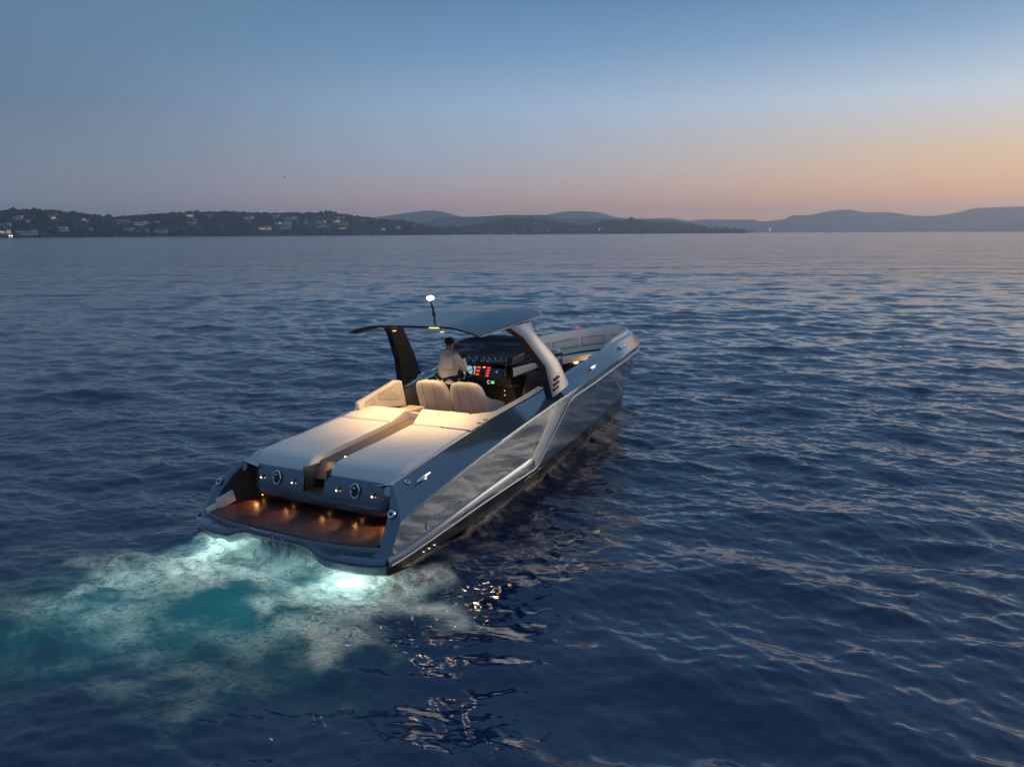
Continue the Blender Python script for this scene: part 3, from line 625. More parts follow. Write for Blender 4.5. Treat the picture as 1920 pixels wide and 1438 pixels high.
for k, y in enumerate((1.22, .49, -.49, -1.22)):
    le = empty('courtesy_lamp', transom)
    B(MB().disc((1.335, y, .93), (-1, 0, .1), .030, .024, 16), 'lamp_hood', M_BAND, le)
    B(MB().disc((1.312, y, .905), (-1, 0, -.5), .014, .010, 12), 'lamp_lens', E_WARM, le)
    ld = bpy.data.lights.new('courtesy_light', 'SPOT'); ld.energy = 5; ld.spot_size = R(74); ld.spot_blend = .7; ld.color = (1, .58, .24); ld.shadow_soft_size = .02
    lo = bpy.data.objects.new('courtesy_light', ld); col.objects.link(lo); lo.parent = boat; lo.location = (1.28, y, .88); lo.rotation_euler = Vector((-.62, 0, -1)).to_track_quat('-Z', 'Y').to_euler()
for y in (.86, -.86):
    ve = empty('filler_hatch', transom)
    ring = [(1.332+.018*math.sin(a), y+.085*math.cos(a), .94+.105*math.sin(a)) for a in np.linspace(0, 2*math.pi, 25)]
    B(MB().tube(ring, .014, 6, cap=False), 'hatch_ring', M_CHROME, ve)
    B(MB().add([(1.345, y, .93)]+ring, [(0, i+1, i) for i in range(1, 25)]), 'hatch_plate', M_SATIN, ve, 0)
    B(MB().box((1.33, y+.01, .985), (.03, .07, .04), .012), 'hatch_latch', M_CHROME, ve)
for y in (1.45, .72, -.1, -.8, -1.42):
    B(MB().disc((1.50, y, .535), (0, 0, -1), .018, .014, 10), 'step_lamp', E_STRIP, transom)
    ld = bpy.data.lights.new('lip_light', 'SPOT'); ld.energy = 2.6; ld.spot_size = R(120); ld.spot_blend = .9; ld.color = (1, .45, .13); ld.shadow_soft_size = .02
    lo = bpy.data.objects.new('lip_light', ld); col.objects.link(lo); lo.parent = boat; lo.location = (1.36, y, .585); lo.rotation_euler = Vector((-.75, 0, -.6)).to_track_quat('-Z', 'Y').to_euler()
B(MB().grid([[(1.62, y, .47) for y in (-1.7, 1.7)], [(1.7, y, 1.0) for y in (-1.62, 1.62)]]), 'transom_backing', M_RUBBER)
# stair in the notch
for (x0, x1, z) in ((1.34, 1.60, .79),):
    st = MB()
    for k in range(3): st.box(((lerp(x0, x1, (k+.5)/3)), .02, z), ((x1-x0)/3-.008, .46, .03), .006)
    B(st, 'stair_tread', M_TEAK)
    B(MB().box((x0+.02+(x1-x0)/2, .02, z-.09), (x1-x0, .455, .15), .004), 'stair_riser', M_LINER)
for y in (NOT0-.012, NOT1+.012): B(MB().box((1.64, y, .98), (.52, .02, .36), .004), 'stair_side', M_LINER)

# sun pads
pad_z = pchip([1.42, 1.5, 1.62, 1.8, 2.7, 3.4, 3.8, 4.3], [1.10, 1.19, 1.265, 1.30, 1.40, 1.49, 1.53, 1.58])
def cushion(xs, fa, fb, fz, th=.14, r=.05, ny=18, crown=.0):
    rows = []; x0, x1 = xs[0], xs[-1]
    ed = lambda d: 0 if d >= r else -(r-math.sqrt(max(0, r*r-(r-d)**2)))
    us = np.concatenate([[0, .004, .012, .025, .045], np.linspace(.08, .92, ny), [.955, .975, .988, .996, 1]])
    for x in xs:
        a, b = fa(x), fb(x); row = [(x, a, fz(x, a)-th)]
        for u in us:
            y = lerp(a, b, u); d = min(abs(y-a), abs(b-y)); e = max(-r, ed(d)+ed(min(x-x0, x1-x)))
            row.append((x, y, fz(x, y)+e+crown*math.sin(math.pi*u)*math.sin(math.pi*(x-x0)/(x1-x0))))
        row.append((x, b, fz(x, b)-th)); rows.append(row)
    first = [(p[0], p[1], p[2]-th+r) for p in rows[0]]; last = [(p[0], p[1], p[2]-th+r) for p in rows[-1]]
    return MB().grid([first]+rows+[last])
def xsamp(a, b, n=26, r=.06): return np.concatenate([a+np.array([0, .006, .018, .038]), np.linspace(a+r, b-r, n), b-np.array([.038, .018, .006, 0])])
edge_out = lambda x: float(rim_y(x))-.07-(.16*max(0, (1.75-x)/.33)**2)
zf = lambda x, y: float(pad_z(x))
B(cushion(xsamp(1.42, 3.42, 34), lambda x: .27+.0*x, edge_out, zf), 'sun_pad', M_LEATHER)
B(cushion(xsamp(1.42, 3.42, 34), lambda x: -edge_out(x), lambda x: -.235, zf), 'sun_pad', M_LEATHER)
hz_ = lambda x, y: float(pad_z(3.42))+.13*(x-3.43)/.7
B(cushion(xsamp(3.43, 4.06, 12), lambda x: lerp(.27, .40, (x-3.43)/.63), lambda x: edge_out(x)-.02, hz_, .3), 'headrest', M_LEATHER)
B(cushion(xsamp(3.43, 4.12, 12), lambda x: lerp(-1.40, -1.0, (x-3.43)/.69), lambda x: lerp(-.235, .1, (x-3.43)/.69), hz_, .3), 'headrest', M_LEATHER)
# cream surround to starboard of the headrest and the pad fronts
B(MB().grid([[(x, -edge_out(x)-.05, float(rim_z(x))+.016) for x in np.linspace(3.40, 5.85, 30)], [(x, -lerp(1.38, 1.36, (x-3.4)/2.4) if x > 4.3 else -lerp(.9, 1.36, max(0, (x-4.0)/.3)), float(rim_z(x))+.03) for x in np.linspace(3.40, 5.85, 30)],
              [(x, -lerp(1.36, 1.34, (x-3.4)/2.4) if x > 4.3 else -lerp(.9, 1.34, max(0, (x-4.0)/.3)), float(rim_z(x))-.1) for x in np.linspace(3.40, 5.85, 30)]], flip=True), 'coaming_pad', M_LEATHER)
B(MB().box((4.16, -.5, 1.42), (.16, 1.3, .28), .04), 'pad_front', M_LEATHER)
B(MB().box((4.02, 1.0, 1.36), (.14, 1.1, .4), .04), 'pad_front', M_LEATHER)
B(MB().grid([[(x, .268, float(pad_z(x))-.02) for x in np.linspace(1.5, 4.0, 20)], [(x, .262, float(pad_z(x))-.33) for x in np.linspace(1.5, 4.0, 20)]], flip=True), 'passage_side', M_LEATHER)
B(MB().grid([[(x, -.232, float(pad_z(x))-.02) for x in np.linspace(1.5, 4.0, 20)], [(x, -.228, float(pad_z(x))-.33) for x in np.linspace(1.5, 4.0, 20)]]), 'passage_side', M_LEATHER)
B(MB().grid([[(x, y, (float(pad_z(x))-.10 if x > 1.74 else lerp(.94, 1.19, (x-1.58)/.16))) for y in (-.23, .265)] for x in (1.58, 1.74, 1.8, 2.4, 3.0, 3.5, 3.95)], flip=False), 'passage_floor', M_CARPET, smooth=20)
B(MB().box((3.99, .02, 1.40), (.06, .49, .32), .02), 'passage_end', M_LEATHER)
for x, y in ((1.98, -.05), (2.5, -.18), (2.75, -.18)): B(MB().disc((x, y, float(pad_z(x))-.105), (0, 0, 1), .016, .014, 10), 'step_lamp', E_WARM)

# cockpit liner and floors
def inset_rows(x0, x1, n, d, z):
    xs = np.linspace(x0, x1, n); return xs
for s in (-1, 1):
    xs = np.linspace(3.9, 9.4, 40)
    r0 = [(x, s*(float(rim_y(x))), float(rim_z(x))) for x in xs]; r1 = [(x, s*(float(rim_y(x))-.11), float(rim_z(x))+.01) for x in xs]
    r2 = [(x, s*(float(rim_y(x))-.15), float(rim_z(x))-.05) for x in xs]; r3 = [(x, s*(float(rim_y(x))-.2), .95) for x in xs]
    B(MB().grid([r0, r1], 0, flip=(s > 0)), 'coaming', M_PAINT); B(MB().grid([r1, r2, r3], 0, flip=(s > 0)), 'cockpit_liner', M_LINER)
    xs = np.linspace(1.30, 4.1, 24)
    B(MB().grid([[(x, s*float(rim_y(x)), float(rim_z(x))) for x in xs], [(x, s*(edge_out(x)-.02), float(min(rim_z(x), pad_z(max(x, 1.42)))-.02)) for x in xs]], 0, flip=(s > 0)), 'pad_surround', M_LEATHER if s < 0 else M_BAND)
B(MB().grid([[(4.0, y, .98) for y in (-1.4, 1.4)], [(9.2, y, .98) for y in (-1.2, 1.2)]], flip=True), 'cockpit_floor', M_TEAK, smooth=0)
B(MB().box((4.04, 0, 1.15), (.05, 2.7, .5), .01), 'cockpit_bulkhead', M_LINER)
# port settee
sb = MB().add(*(lambda P: ([Vector(p) for p in P], [(0, 1, 2, 3, 4), (9, 8, 7, 6, 5), (0, 5, 6, 1), (1, 6, 7, 2), (2, 7, 8, 3), (3, 8, 9, 4), (4, 9, 5, 0)]))(
    [(3.75, 1.45, 1.55), (3.78, 1.45, 1.70), (4.85, 1.43, 1.96), (5.05, 1.43, 1.93), (5.10, 1.43, 1.40), (3.75, 1.30, 1.55), (3.78, 1.34, 1.69), (4.85, 1.32, 1.95), (5.03, 1.32, 1.92), (5.08, 1.28, 1.40)]))
se = empty('port_settee', boat)
o = B(sb, 'backrest', M_LEATHER, se); bv = o.modifiers.new('bevel', 'BEVEL'); bv.width = .035; bv.segments = 3; bv.limit_method = 'ANGLE'
def on_back(x, z): return (x, lerp(1.335, 1.29, (1.95-z)/.5)-.004, z)
for quad in ([(4.28, 1.68), (4.30, 1.76), (4.88, 1.885), (4.95, 1.86), (4.95, 1.60), (4.85, 1.565)], [(3.92, 1.60), (3.95, 1.665), (4.14, 1.71), (4.19, 1.66), (4.19, 1.61)]):
    pts = [on_back(*p_) for p_ in quad]
    B(MB().tube(pts+[pts[0]], .007, 5), 'piping', M_PIPING, se)
    cx = np.mean([p_[0] for p_ in pts]); cz = np.mean([p_[2] for p_ in pts])
    B(MB().add([(p_[0], p_[1]-.003, p_[2]) for p_ in pts], [tuple(range(len(pts)))]), 'quilted_insert', M_QUILT, se, 0)
B(cushion(xsamp(4.10, 5.22, 12), lambda x: .92, lambda x: 1.33, lambda x, y: 1.40, .16, .04, 8), 'seat_cushion', M_LEATHER, se)
B(MB().box((4.66, 1.14, 1.1), (1.08, .38, .3), .02), 'seat_base', M_LINER, se)
B(MB().box((5.62, 1.22, 1.30), (.62, .16, .07), .02, rot=(0, 0, 4)), 'foot_step', M_BAND)
# port handrail
B(MB().tube(arc([(5.72, 1.52, 1.82), (5.74, 1.52, 1.90), (6.7, 1.50, 2.02), (6.72, 1.5, 1.94)]), .018, 8), 'handrail', M_CHROME)

# helm seats
def helm_seat(y):
    e = empty('helm_seat', boat, (5.35, y, .98-.13)); e.scale = (1, 1.07, 1)
    rows = []     # backrest: shell, leaning aft
    for z, hw, xo, th in ((.36, .30, .06, .16), (.45, .345, .02, .20), (.62, .365, -.04, .20), (.80, .36, -.11, .18), (.92, .345, -.155, .165), (.99, .325, -.175, .155), (1.04, .29, -.19, .14), (1.075, .23, -.20, .115), (1.095, .13, -.205, .07), (1.10, .05, -.205, .03)):
        ring = []
        for k in range(28):
            a = 2*math.pi*k/28; c_, s_ = math.cos(a), math.sin(a); p_ = .36
            ring.append((xo+th/2*math.copysign(abs(c_)**p_, c_)+.05*abs(s_)**3, hw*math.copysign(abs(s_)**p_, s_), z))
        rows.append(ring)
    mb = MB().grid(rows, 0, True); mb.add(rows[-1], [tuple(range(28))]); mb.add(rows[0], [tuple(range(28))[::-1]])
    B(mb, 'backrest', M_LEATHER, e)
    for s in (-.12, .12): B(MB().tube([(x-.005, s*k_, z) for z, x, k_ in ((.40, -.042, .95), (.62, -.138, 1.05), (.80, -.197, 1.1), (.92, -.234, 1.12), (1.04, -.256, 1.0))], .006, 5), 'seam', M_PIPING, e)
    B(cushion(xsamp(.05, .60, 8), lambda x: -.28, lambda x: .28, lambda x, y_: .50, .16, .05, 8), 'seat_cushion', M_LEATHER, e)
    for s in (-1, 1):
        B(MB().add(*(lambda P: (P, [(0, 1, 2, 3, 4, 5), (11, 10, 9, 8, 7, 6)]+[(i, i+6, (i+1) % 6+6, (i+1) % 6) for i in range(6)]))(
            [(x, s*y_, z) for y_ in (.37, .25) for x, z in ((-.02, .34), (-.06, .84), (.12, .74), (.36, .68), (.58, .60), (.56, .32))])), 'armrest', M_LEATHER, e)
        m_ = e.children[-1].modifiers.new('bevel', 'BEVEL'); m_.width = .045; m_.segments = 3
    B(MB().tube([(.22, 0, .13), (.22, 0, .36)], [.11, .08], 14), 'pedestal', M_SATIN, e)
    return e
helm_seat(.74); helm_seat(-.12)

# console, offset to port
con = empty('console', boat)
B(MB().box((8.35, .66, 1.42), (1.7, 1.36, .92), .12, 3), 'console_base', M_LINER, con)
dash = MB().add(*(lambda A: (A, [(0, 1, 2, 3, 4, 5), (11, 10, 9, 8, 7, 6)]+[(i, i+6, (i+1) % 6+6, (i+1) % 6) for i in range(6)]))(
    [(x, y, z) for y in (.02, 1.36) for x, z in ((7.06, 1.53), (6.98, 1.58), (6.99, 1.72), (7.14, 1.99), (7.7, 2.0), (7.6, 1.5))]))
o = B(dash, 'dash_panel', M_DASH, con); bv = o.modifiers.new('bevel', 'BEVEL'); bv.width = .025; bv.segments = 3
def up_pt(y, t, off=.006): return Vector((6.99+.15*t-off*.87, y, 1.72+.27*t+off*.48))
def up_quad(y0, y1, t0, t1, name, m, off=.006, par=None, skew=0):
    B(MB().add([up_pt(y0, t0, off), up_pt(y1, t0, off), up_pt(y1+skew, t1, off), up_pt(y0+skew, t1, off)], [(0, 1, 2, 3)]), name, m, par or con, 0)
up_quad(.05, 1.33, .05, .97, 'switch_panel', M_BLACK, .004)
up_quad(.98, 1.28, .18, .80, 'chart_screen', E_CYAN, .009, skew=.0)
for i in range(3): up_quad(.86, .945, .15+.26*i, .27+.26*i, 'red_switch', E_RED, .009)
for i in range(4): up_quad(.60, .68, .08+.2*i, .18+.2*i, 'red_switch', E_RED, .009)
up_quad(.735, .80, .72, .80, 'amber_switch', E_AMBER, .009)
B(MB().disc(up_pt(.40, .45, .004), (-.87, 0, .48), .035, .02, 14), 'joystick_base', M_CHROME, con)
B(MB().tube([up_pt(.16, .15, .0), up_pt(.15, .5, .10), up_pt(.13, .95, .12)], [.02, .022, .03], 8), 'throttle_lever', M_BAND, con)
B(MB().add([(6.972, y, z) for y, z in ((.41, 1.585), (.62, 1.58), (.62, 1.675), (.41, 1.68))], [(0, 1, 2, 3)]), 'small_display', M_BLACK, con, 0)
B(MB().add([(6.968, y, z) for y, z in ((.43, 1.60), (.52, 1.60), (.52, 1.66), (.43, 1.66))], [(0, 1, 2, 3)]), 'display_readout', E_GREEN, con, 0)
B(MB().tube([(6.967, .575+.03*math.cos(a), 1.63+.035*math.sin(a)) for a in np.linspace(R(-120), R(120), 12)], .007, 5), 'display_dial', E_BLUE, con)
for y, z in ((.5, 1.71), (.52, 1.555), (.18, 1.70)): B(MB().disc((6.985, y, z), (-1, 0, 0), .014, .012, 10), 'dash_lamp', M_CHROME, con)
# brow with the gauges
bw = MB().add(*(lambda A: (A, [(0, 1, 2, 3, 4), (9, 8, 7, 6, 5)]+[(i, i+5, (i+1) % 5+5, (i+1) % 5) for i in range(5)]))(
    [(x, y+k_*(x-7.0)*.12, z) for y, k_ in ((.0, 1), (1.42, 0)) for x, z in ((7.02, 2.00), (7.00, 2.03), (7.10, 2.165), (8.3, 2.26), (8.3, 2.0))]))
o = B(bw, 'dash_brow', M_SATIN, con); bv = o.modifiers.new('bevel', 'BEVEL'); bv.width = .03; bv.segments = 3
gn = Vector((-.81, 0, .59))
for y, r in ((1.15, .062), (.97, .062), (.75, .048), (.61, .048), (.47, .048), (.33, .048), (.19, .048)):
    c = Vector((7.045, y, 2.095)); a = Vector((0, 1, 0)); b = gn.cross(a).normalized(); ge = empty('gauge', con)
    B(MB().tube([c+gn*.012+a*math.cos(t)*r+b*math.sin(t)*r for t in np.linspace(0, 2*math.pi, 21)], .008, 6, cap=False), 'gauge_bezel', M_CHROME, ge)
    B(MB().disc(c, gn, r*.97, .008, 18), 'gauge_dial', M_BLACK, ge)
    B(MB().tube([c+gn*.011, c+gn*.011+(a*.5+b*.6)*r], .003, 4), 'gauge_needle', M_BAND, ge)
B(MB().tube([(7.35, .35, 2.225), (7.35, 1.05, 2.225), (7.95, 1.0, 2.265), (7.95, .4, 2.265), (7.35, .35, 2.225)], .006, 5), 'hatch_seam', M_BLACK, con)
# cream pad band on the console flank and forward fairing
B(MB().grid([[(x, lerp(.0, -.06, (x-7)/2.2)-.012-(.02 if k in (1, 2) else 0), lerp(za, zb, (x-7)/2.0)) for x in np.linspace(7.02, 9.0, 16)] for k, (za, zb) in enumerate(((1.95, 1.96), (1.93, 1.95), (1.78, 1.90), (1.76, 1.89)))], 0), 'flank_pad', M_LEATHER, con)
B(MB().grid([[(x, .02-.04*math.sin(math.pi*(x-7)/2.4), z) for x in np.linspace(7.0, 9.2, 14)] for z in (2.02, 1.8, 1.6)]+[[(x, .14, 1.0) for x in np.linspace(7.5, 9.2, 14)]]), 'console_flank', M_BLACK, con)
# steering wheel
wc = Vector((6.76, 1.02, 1.86)); wn = Vector((-.85, 0, .53)); wa = Vector((0, 1, 0)); wb = wn.cross(wa).normalized()
we = empty('steering_wheel', con)
B(MB().tube([wc+wa*math.cos(t)*.19+wb*math.sin(t)*.19 for t in np.linspace(0, 2*math.pi, 29)], .016, 8, cap=False), 'wheel_rim', M_SATIN, we)
for t in (R(90), R(210), R(330)): B(MB().tube([wc, wc+wa*math.cos(t)*.19+wb*math.sin(t)*.19], .012, 6), 'spoke', M_CHROME, we)
B(MB().tube([wc, wc-wn*.28], .03, 10), 'wheel_column', M_SATIN, we)
# windscreen
wsb = [(6.55, 1.46, 1.93), (7.0, 1.47, 2.0), (7.5, 1.46, 2.08), (7.95, 1.36, 2.16), (8.2, 1.15, 2.21), (8.3, .8, 2.23), (8.26, .48, 2.235), (8.12, .26, 2.22), (7.86, .06, 2.14), (7.86, -.03, 1.98), (8.0, -.06, 1.82), (8.2, -.08, 1.80)]
wst = [(6.50, 1.46, 1.97), (6.75, 1.46, 2.28), (7.05, 1.44, 2.46), (7.42, 1.32, 2.53), (7.64, 1.1, 2.55), (7.75, .8, 2.555), (7.73, .5, 2.55), (7.68, .3, 2.54), (7.66, .14, 2.50), (7.76, .06, 2.40), (8.0, .02, 2.15), (8.22, -.04, 1.9)]
def resample(P, n):
    P = np.array(P); d = np.concatenate([[0], np.cumsum(np.linalg.norm(np.diff(P, axis=0), axis=1))]); d /= d[-1]
    return np.stack([pchip(d, P[:, i])(np.linspace(0, 1, n)) for i in range(3)], 1)
idxs = np.linspace(0, 11, 45)
wb_ = np.stack([pchip(range(12), [p_[i] for p_ in wsb])(idxs) for i in range(3)], 1); wt_ = np.stack([pchip(range(12), [p_[i] for p_ in wst])(idxs) for i in range(3)], 1)
ws = empty('windscreen', boat)
B(MB().grid([[tuple(p_) for p_ in lerp(wb_, wt_, t)] for t in (0, .33, .66, 1)], flip=False), 'glass', M_GLASS, ws, 60)
B(MB().tube([tuple(p_) for p_ in wb_], .014, 6), 'lower_frame', M_SATIN, ws); B(MB().tube([tuple(p_) for p_ in wt_], .007, 6), 'upper_edge', M_SATIN, ws)

# hardtop
xs = np.linspace(0, 1, 34); vs = np.concatenate([[-1, -.995, -.985, -.96], np.linspace(-.93, .93, 27), [.96, .985, .995, 1]])
def roof_pt(u, v, under=False):
    hw = lerp(1.53, 1.40, u**2); front = 6.72-.62*abs(v)**2.4; aft = 3.80+.10*(1-abs(v)**2)*0
    x = lerp(aft, front, u); ze = 3.00+.19*u; zc = 3.165+.185*min(1, u/.58)-.02*math.exp(-((u-.58)/.05)**2)-.03*max(0, u-.7)
    a = abs(v); sh = 1-(max(0, a-.5)/.5)**1.7*.9-.1*a
    if a > .97: sh -= .25*(a-.97)/.03*.3
    z = lerp(ze, zc, max(0, sh))
    if u > .93: z -= .035*((u-.93)/.07)**2
    if under: z -= .075*min(1, 12*(1-a)+.15)*min(1, min(u, 1-u)*16+.35)
    return (x, v*hw, z)
top = [[roof_pt(u, v) for v in vs] for u in xs]; bot = [[roof_pt(u, v, True) for v in vs] for u in xs]
rf = MB().grid(top, 0, flip=False).grid(bot, 1, flip=True)
for k in (0, -1): rf.grid([top[k], bot[k]], 1, flip=(k == 0))
for k in (0, -1): rf.grid([[r_[k] for r_ in top], [r_[k] for r_ in bot]], 0, flip=(k != 0))
roof = B(rf, 'hardtop', [M_ROOF, M_SATIN], smooth=30)
rl = roof_pt(.01, -.36)
B(MB().box((rl[0]-.015, rl[1], rl[2]-.03), (.04, .22, .025), .01), 'roof_lamp', E_AMBER, roof)
for y in (-.55, .55):
    B(MB().disc((4.02, y, 3.045), (0, 0, -1), .035, .012), 'downlight', E_AMBER, roof)
    ld = bpy.data.lights.new('downlight_beam', 'SPOT'); ld.energy = 110; ld.spot_size = R(84); ld.spot_blend = 1.0; ld.color = (1, .60, .23); ld.shadow_soft_size = .05
    lo = bpy.data.objects.new('downlight_beam', ld); col.objects.link(lo); lo.parent = boat; lo.location = (4.0, y, 3.0); lo.rotation_euler = Vector((-.18, -.0, -1)).to_track_quat('-Z', 'Y').to_euler()
for (px_, py_, pz_, en) in ((4.75, .8, 3.0, 85), (4.75, -.6, 3.0, 34)):
    B(MB().disc((px_, py_, pz_+.12), (0, 0, -1), .03, .012), 'downlight', E_AMBER, roof)
    ld = bpy.data.lights.new('cockpit_beam', 'SPOT'); ld.energy = en; ld.spot_size = R(125); ld.spot_blend = 1.0; ld.color = (1, .62, .27); ld.shadow_soft_size = .06
    lo = bpy.data.objects.new('cockpit_beam', ld); col.objects.link(lo); lo.parent = boat; lo.location = (px_, py_, pz_)
ld = bpy.data.lights.new('bow_light', 'POINT'); ld.energy = 3; ld.color = (1, .66, .33); ld.shadow_soft_size = .05
lo = bpy.data.objects.new('bow_light', ld); col.objects.link(lo); lo.parent = boat; lo.location = (10.9, 0, 1.5)
for y in (-.8, .8):  # soft fill added under the roof to brighten the sun pads, no fitting
    ld = bpy.data.lights.new('pad_fill', 'SPOT'); ld.energy = 52; ld.spot_size = R(84); ld.spot_blend = 1.0; ld.color = (1, .72, .45); ld.shadow_soft_size = .06
    lo = bpy.data.objects.new('pad_fill', ld); col.objects.link(lo); lo.parent = boat; lo.location = (3.92, y, 2.98); lo.rotation_euler = Vector((-.55, 0, -1)).to_track_quat('-Z', 'Y').to_euler()
# light mast
me_ = empty('light_mast', boat)
mx, my = 4.02, -.40
B(MB().tube([(mx, my, 3.14), (mx, my, 3.33), (mx-.02, my, 3.42), (mx-.06, my+.02, 3.60)], [.016, .014, .02, .013], 8), 'mast_pole', M_SATIN, me_)
B(MB().box((mx-.01, my, 3.36), (.05, .05, .09), .012), 'mast_hinge', M_SATIN, me_)
B(MB().tube([(mx-.06, my+.02, 3.60), (mx-.06, my+.02, 3.625), (mx-.06, my+.02, 3.66), (mx-.06, my+.02, 3.675)], [.03, .062, .055, .02], 14), 'mast_lamp', E_MAST, me_)
B(MB().tube([(mx-.06, my+.02, 3.68), (mx-.06, my+.02, 3.70)], .045, 12), 'lamp_cap', M_SATIN, me_)
# hardtop arms
for s in (-1, 1):
    P = [((5.50, 1.80, 1.70), (6.12, 1.80, 1.86)), ((5.38, 1.74, 2.28), (5.86, 1.74, 2.34)), ((4.98, 1.54, 2.86), (5.34, 1.55, 2.93)), ((4.72, 1.42, 3.06), (5.42, 1.44, 3.10))]
    rows = []
    for a, b in P:
        a, b = np.array(a), np.array(b); t = np.array([.01, .075, .02])
        ring = [a+t*[0, 1, .3], lerp(a, b, .15)+t*[0, 1.35, .5], lerp(a, b, .85)+t*[0, 1.35, .5], b+t*[0, 1, .3], b-t*[0, 1, .3], a-t*[0, 1, .3]]
        rows.append([(p_[0], p_[1]*s, p_[2]) for p_ in ring])
    mb = MB(); n = 6
    for i in range(3):
        for j in range(6):
            f = [rows[i][j], rows[i][(j+1) % 6], rows[i+1][(j+1) % 6], rows[i+1][j]]
            mb.add(f, [(0, 1, 2, 3) if s > 0 else (3, 2, 1, 0)], 1 if j in (4,) or (j == 5) else 0)
    arm = B(mb, 'hardtop_arm', [M_ARM, M_SATIN], smooth=30)
    for k in range(3):
        c = Vector((5.62+.02*k, s*1.885, 1.86+.09*k)); B(MB().box(c, (.2, .03, .045), .01, rot=(0, -14, 0)), 'vent_slot', M_RUBBER, arm)

# bow lounge
def rim_path(x0, d, n=60):     # plan curve of the rim pulled inward by d, from port round the bow to starboard
    xs = x0+(12.32-x0)*(1-(1-np.linspace(0, 1, n))**2.0); y = rim_y(xs); P = np.concatenate([np.stack([xs, y], 1), np.stack([xs[::-1][1:], -y[::-1][1:]], 1)])
    T = np.gradient(P, axis=0); T /= np.linalg.norm(T, axis=1)[:, None]; Nn = np.stack([T[:, 1], -T[:, 0]], 1)
    Q = P+Nn*d; return P, Q
def bow_row(x0, d, z):
    P, Q = rim_path(x0, d); return [(q_[0], q_[1], (float(rim_z(p_[0]))+(z*min(1, max(0, (p_[0]-x0)/.6)) if z > 0 else z) if z < .9 else z)) for p_, q_ in zip(P, Q)]
def clampx(row, xm): return [(min(p_[0], xm), p_[1], p_[2]) for p_ in row]
B(MB().grid([bow_row(9.0, 0, 0.), bow_row(9.0, .07, .035), bow_row(9.0, .14, .03), bow_row(9.0, .17, -.02)]), 'bow_coaming', M_BAND)
lounge = empty('bow_sofa', boat)
B(MB().grid([bow_row(9.3, .08, .03), bow_row(9.3, .11, .10), bow_row(9.3, .16, .10), bow_row(9.3, .2, .0), bow_row(9.3, .235, -.2), bow_row(9.3, .25, -.36), bow_row(9.3, .25, -.45)]), 'backrest', M_LEATHER, lounge)
def seat_in(x, d): return max(.0, float(rim_y(x))-d)
ys_row = lambda f, z: [(f(t)[0], f(t)[1], z) for t in np.linspace(0, 1, 41)]
def uin(t):      # inner edge of the U seat
    P = [(9.3, .62), (10.0, .50), (10.8, .34), (11.25, .18), (11.35, 0), (11.25, -.18), (10.8, -.34), (10.0, -.50), (9.3, -.62)]
    k = t*8; return (float(pchip(range(9), [p_[0] for p_ in P])(k)), float(pchip(range(9), [p_[1] for p_ in P])(k)))
outer = resample(bow_row(9.3, .24, 1.74), 41)
B(MB().grid([[tuple(p_) for p_ in outer], [(lerp(o_[0], uin(t)[0], .92), lerp(o_[1], uin(t)[1], .92), 1.755) for o_, t in zip(outer, np.linspace(0, 1, 41))], ys_row(uin, 1.73), ys_row(uin, 1.60)]), 'seat_cushion', M_LEATHER, lounge)
B(MB().grid([ys_row(lambda t: (uin(t)[0]+.03, uin(t)[1]*1.04), 1.61), ys_row(lambda t: (uin(t)[0]+.05, uin(t)[1]*1.06), 1.2)]), 'sofa_base', M_BLACK, lounge)
B(MB().grid([[(9.0, y, 1.34) for y in (-1.2, 1.2)], [(11.8, y, 1.34) for y in (-.7, .7)]], flip=True), 'bow_floor', M_TEAK, smooth=0)
B(MB().box((9.0, 0, 1.16), (.06, 2.2, .34), .005), 'bow_step', M_LINER)
B(MB().disc((11.2, .02, 1.5), (-1, 0, 0), .03, .02), 'courtesy_lamp', E_WARM)
P0, _ = rim_path(9.3, 0)
bk_a = bow_row(9.3, .228, -.10); bk_b = bow_row(9.3, .258, -.31); nb = len(bk_a)
arcl = np.concatenate([[0], np.cumsum(np.linalg.norm(np.diff(np.array(bk_a), axis=0), axis=1))]); tot = arcl[-1]
def bk(t, v):
    f = np.array([np.interp(t*tot, arcl, [p_[i] for p_ in bk_a]) for i in range(3)]); g2 = np.array([np.interp(t*tot, arcl, [p_[i] for p_ in bk_b]) for i in range(3)]); return lerp(f, g2, v)
for a, b in ((.02, .125), (.145, .28), (.305, .42), (.45, .55), (.58, .695), (.72, .855), (.875, .98)):
    ts = np.linspace(a, b, 9)
    loop = [bk(t, .0) for t in ts]+[bk(t, 1.) for t in ts[::-1]]; loop.append(loop[0])
    B(MB().tube([tuple(p_) for p_ in loop], .008, 5), 'piping', M_PIPING, lounge)
    B(MB().grid([[tuple(bk(t, v)) for t in ts] for v in (.08, .92)]), 'quilted_insert', M_QUILT, lounge)
# starboard end of the lounge with two cup holders
B(MB().box((8.95, -1.0, 1.72), (.5, .26, .62), .05, rot=(0, 0, 12)), 'end_bolster', M_LEATHER, lounge)
for k in range(2): B(MB().disc((8.80+.1*k, -1.0+.02*k, 2.03), (0, 0, 1), .035, .006), 'cup_holder', M_RUBBER, lounge)
B(MB().box((9.25, .66, 1.72), (.22, 1.1, .75), .06), 'lounge_back', M_LEATHER, con)
# navigation light on the stem
B(MB().box((11.45, .79, 2.328), (.3, .04, .022), .012, rot=(0, 0, -27)), 'port_navigation_light', emitter('red_nav_light', (.7, .06, .03), .6)); B(MB().box((12.34, .16, 2.23), (.14, .06, .03), .012, rot=(0, 0, -70)), 'stem_plate', M_CHROME)
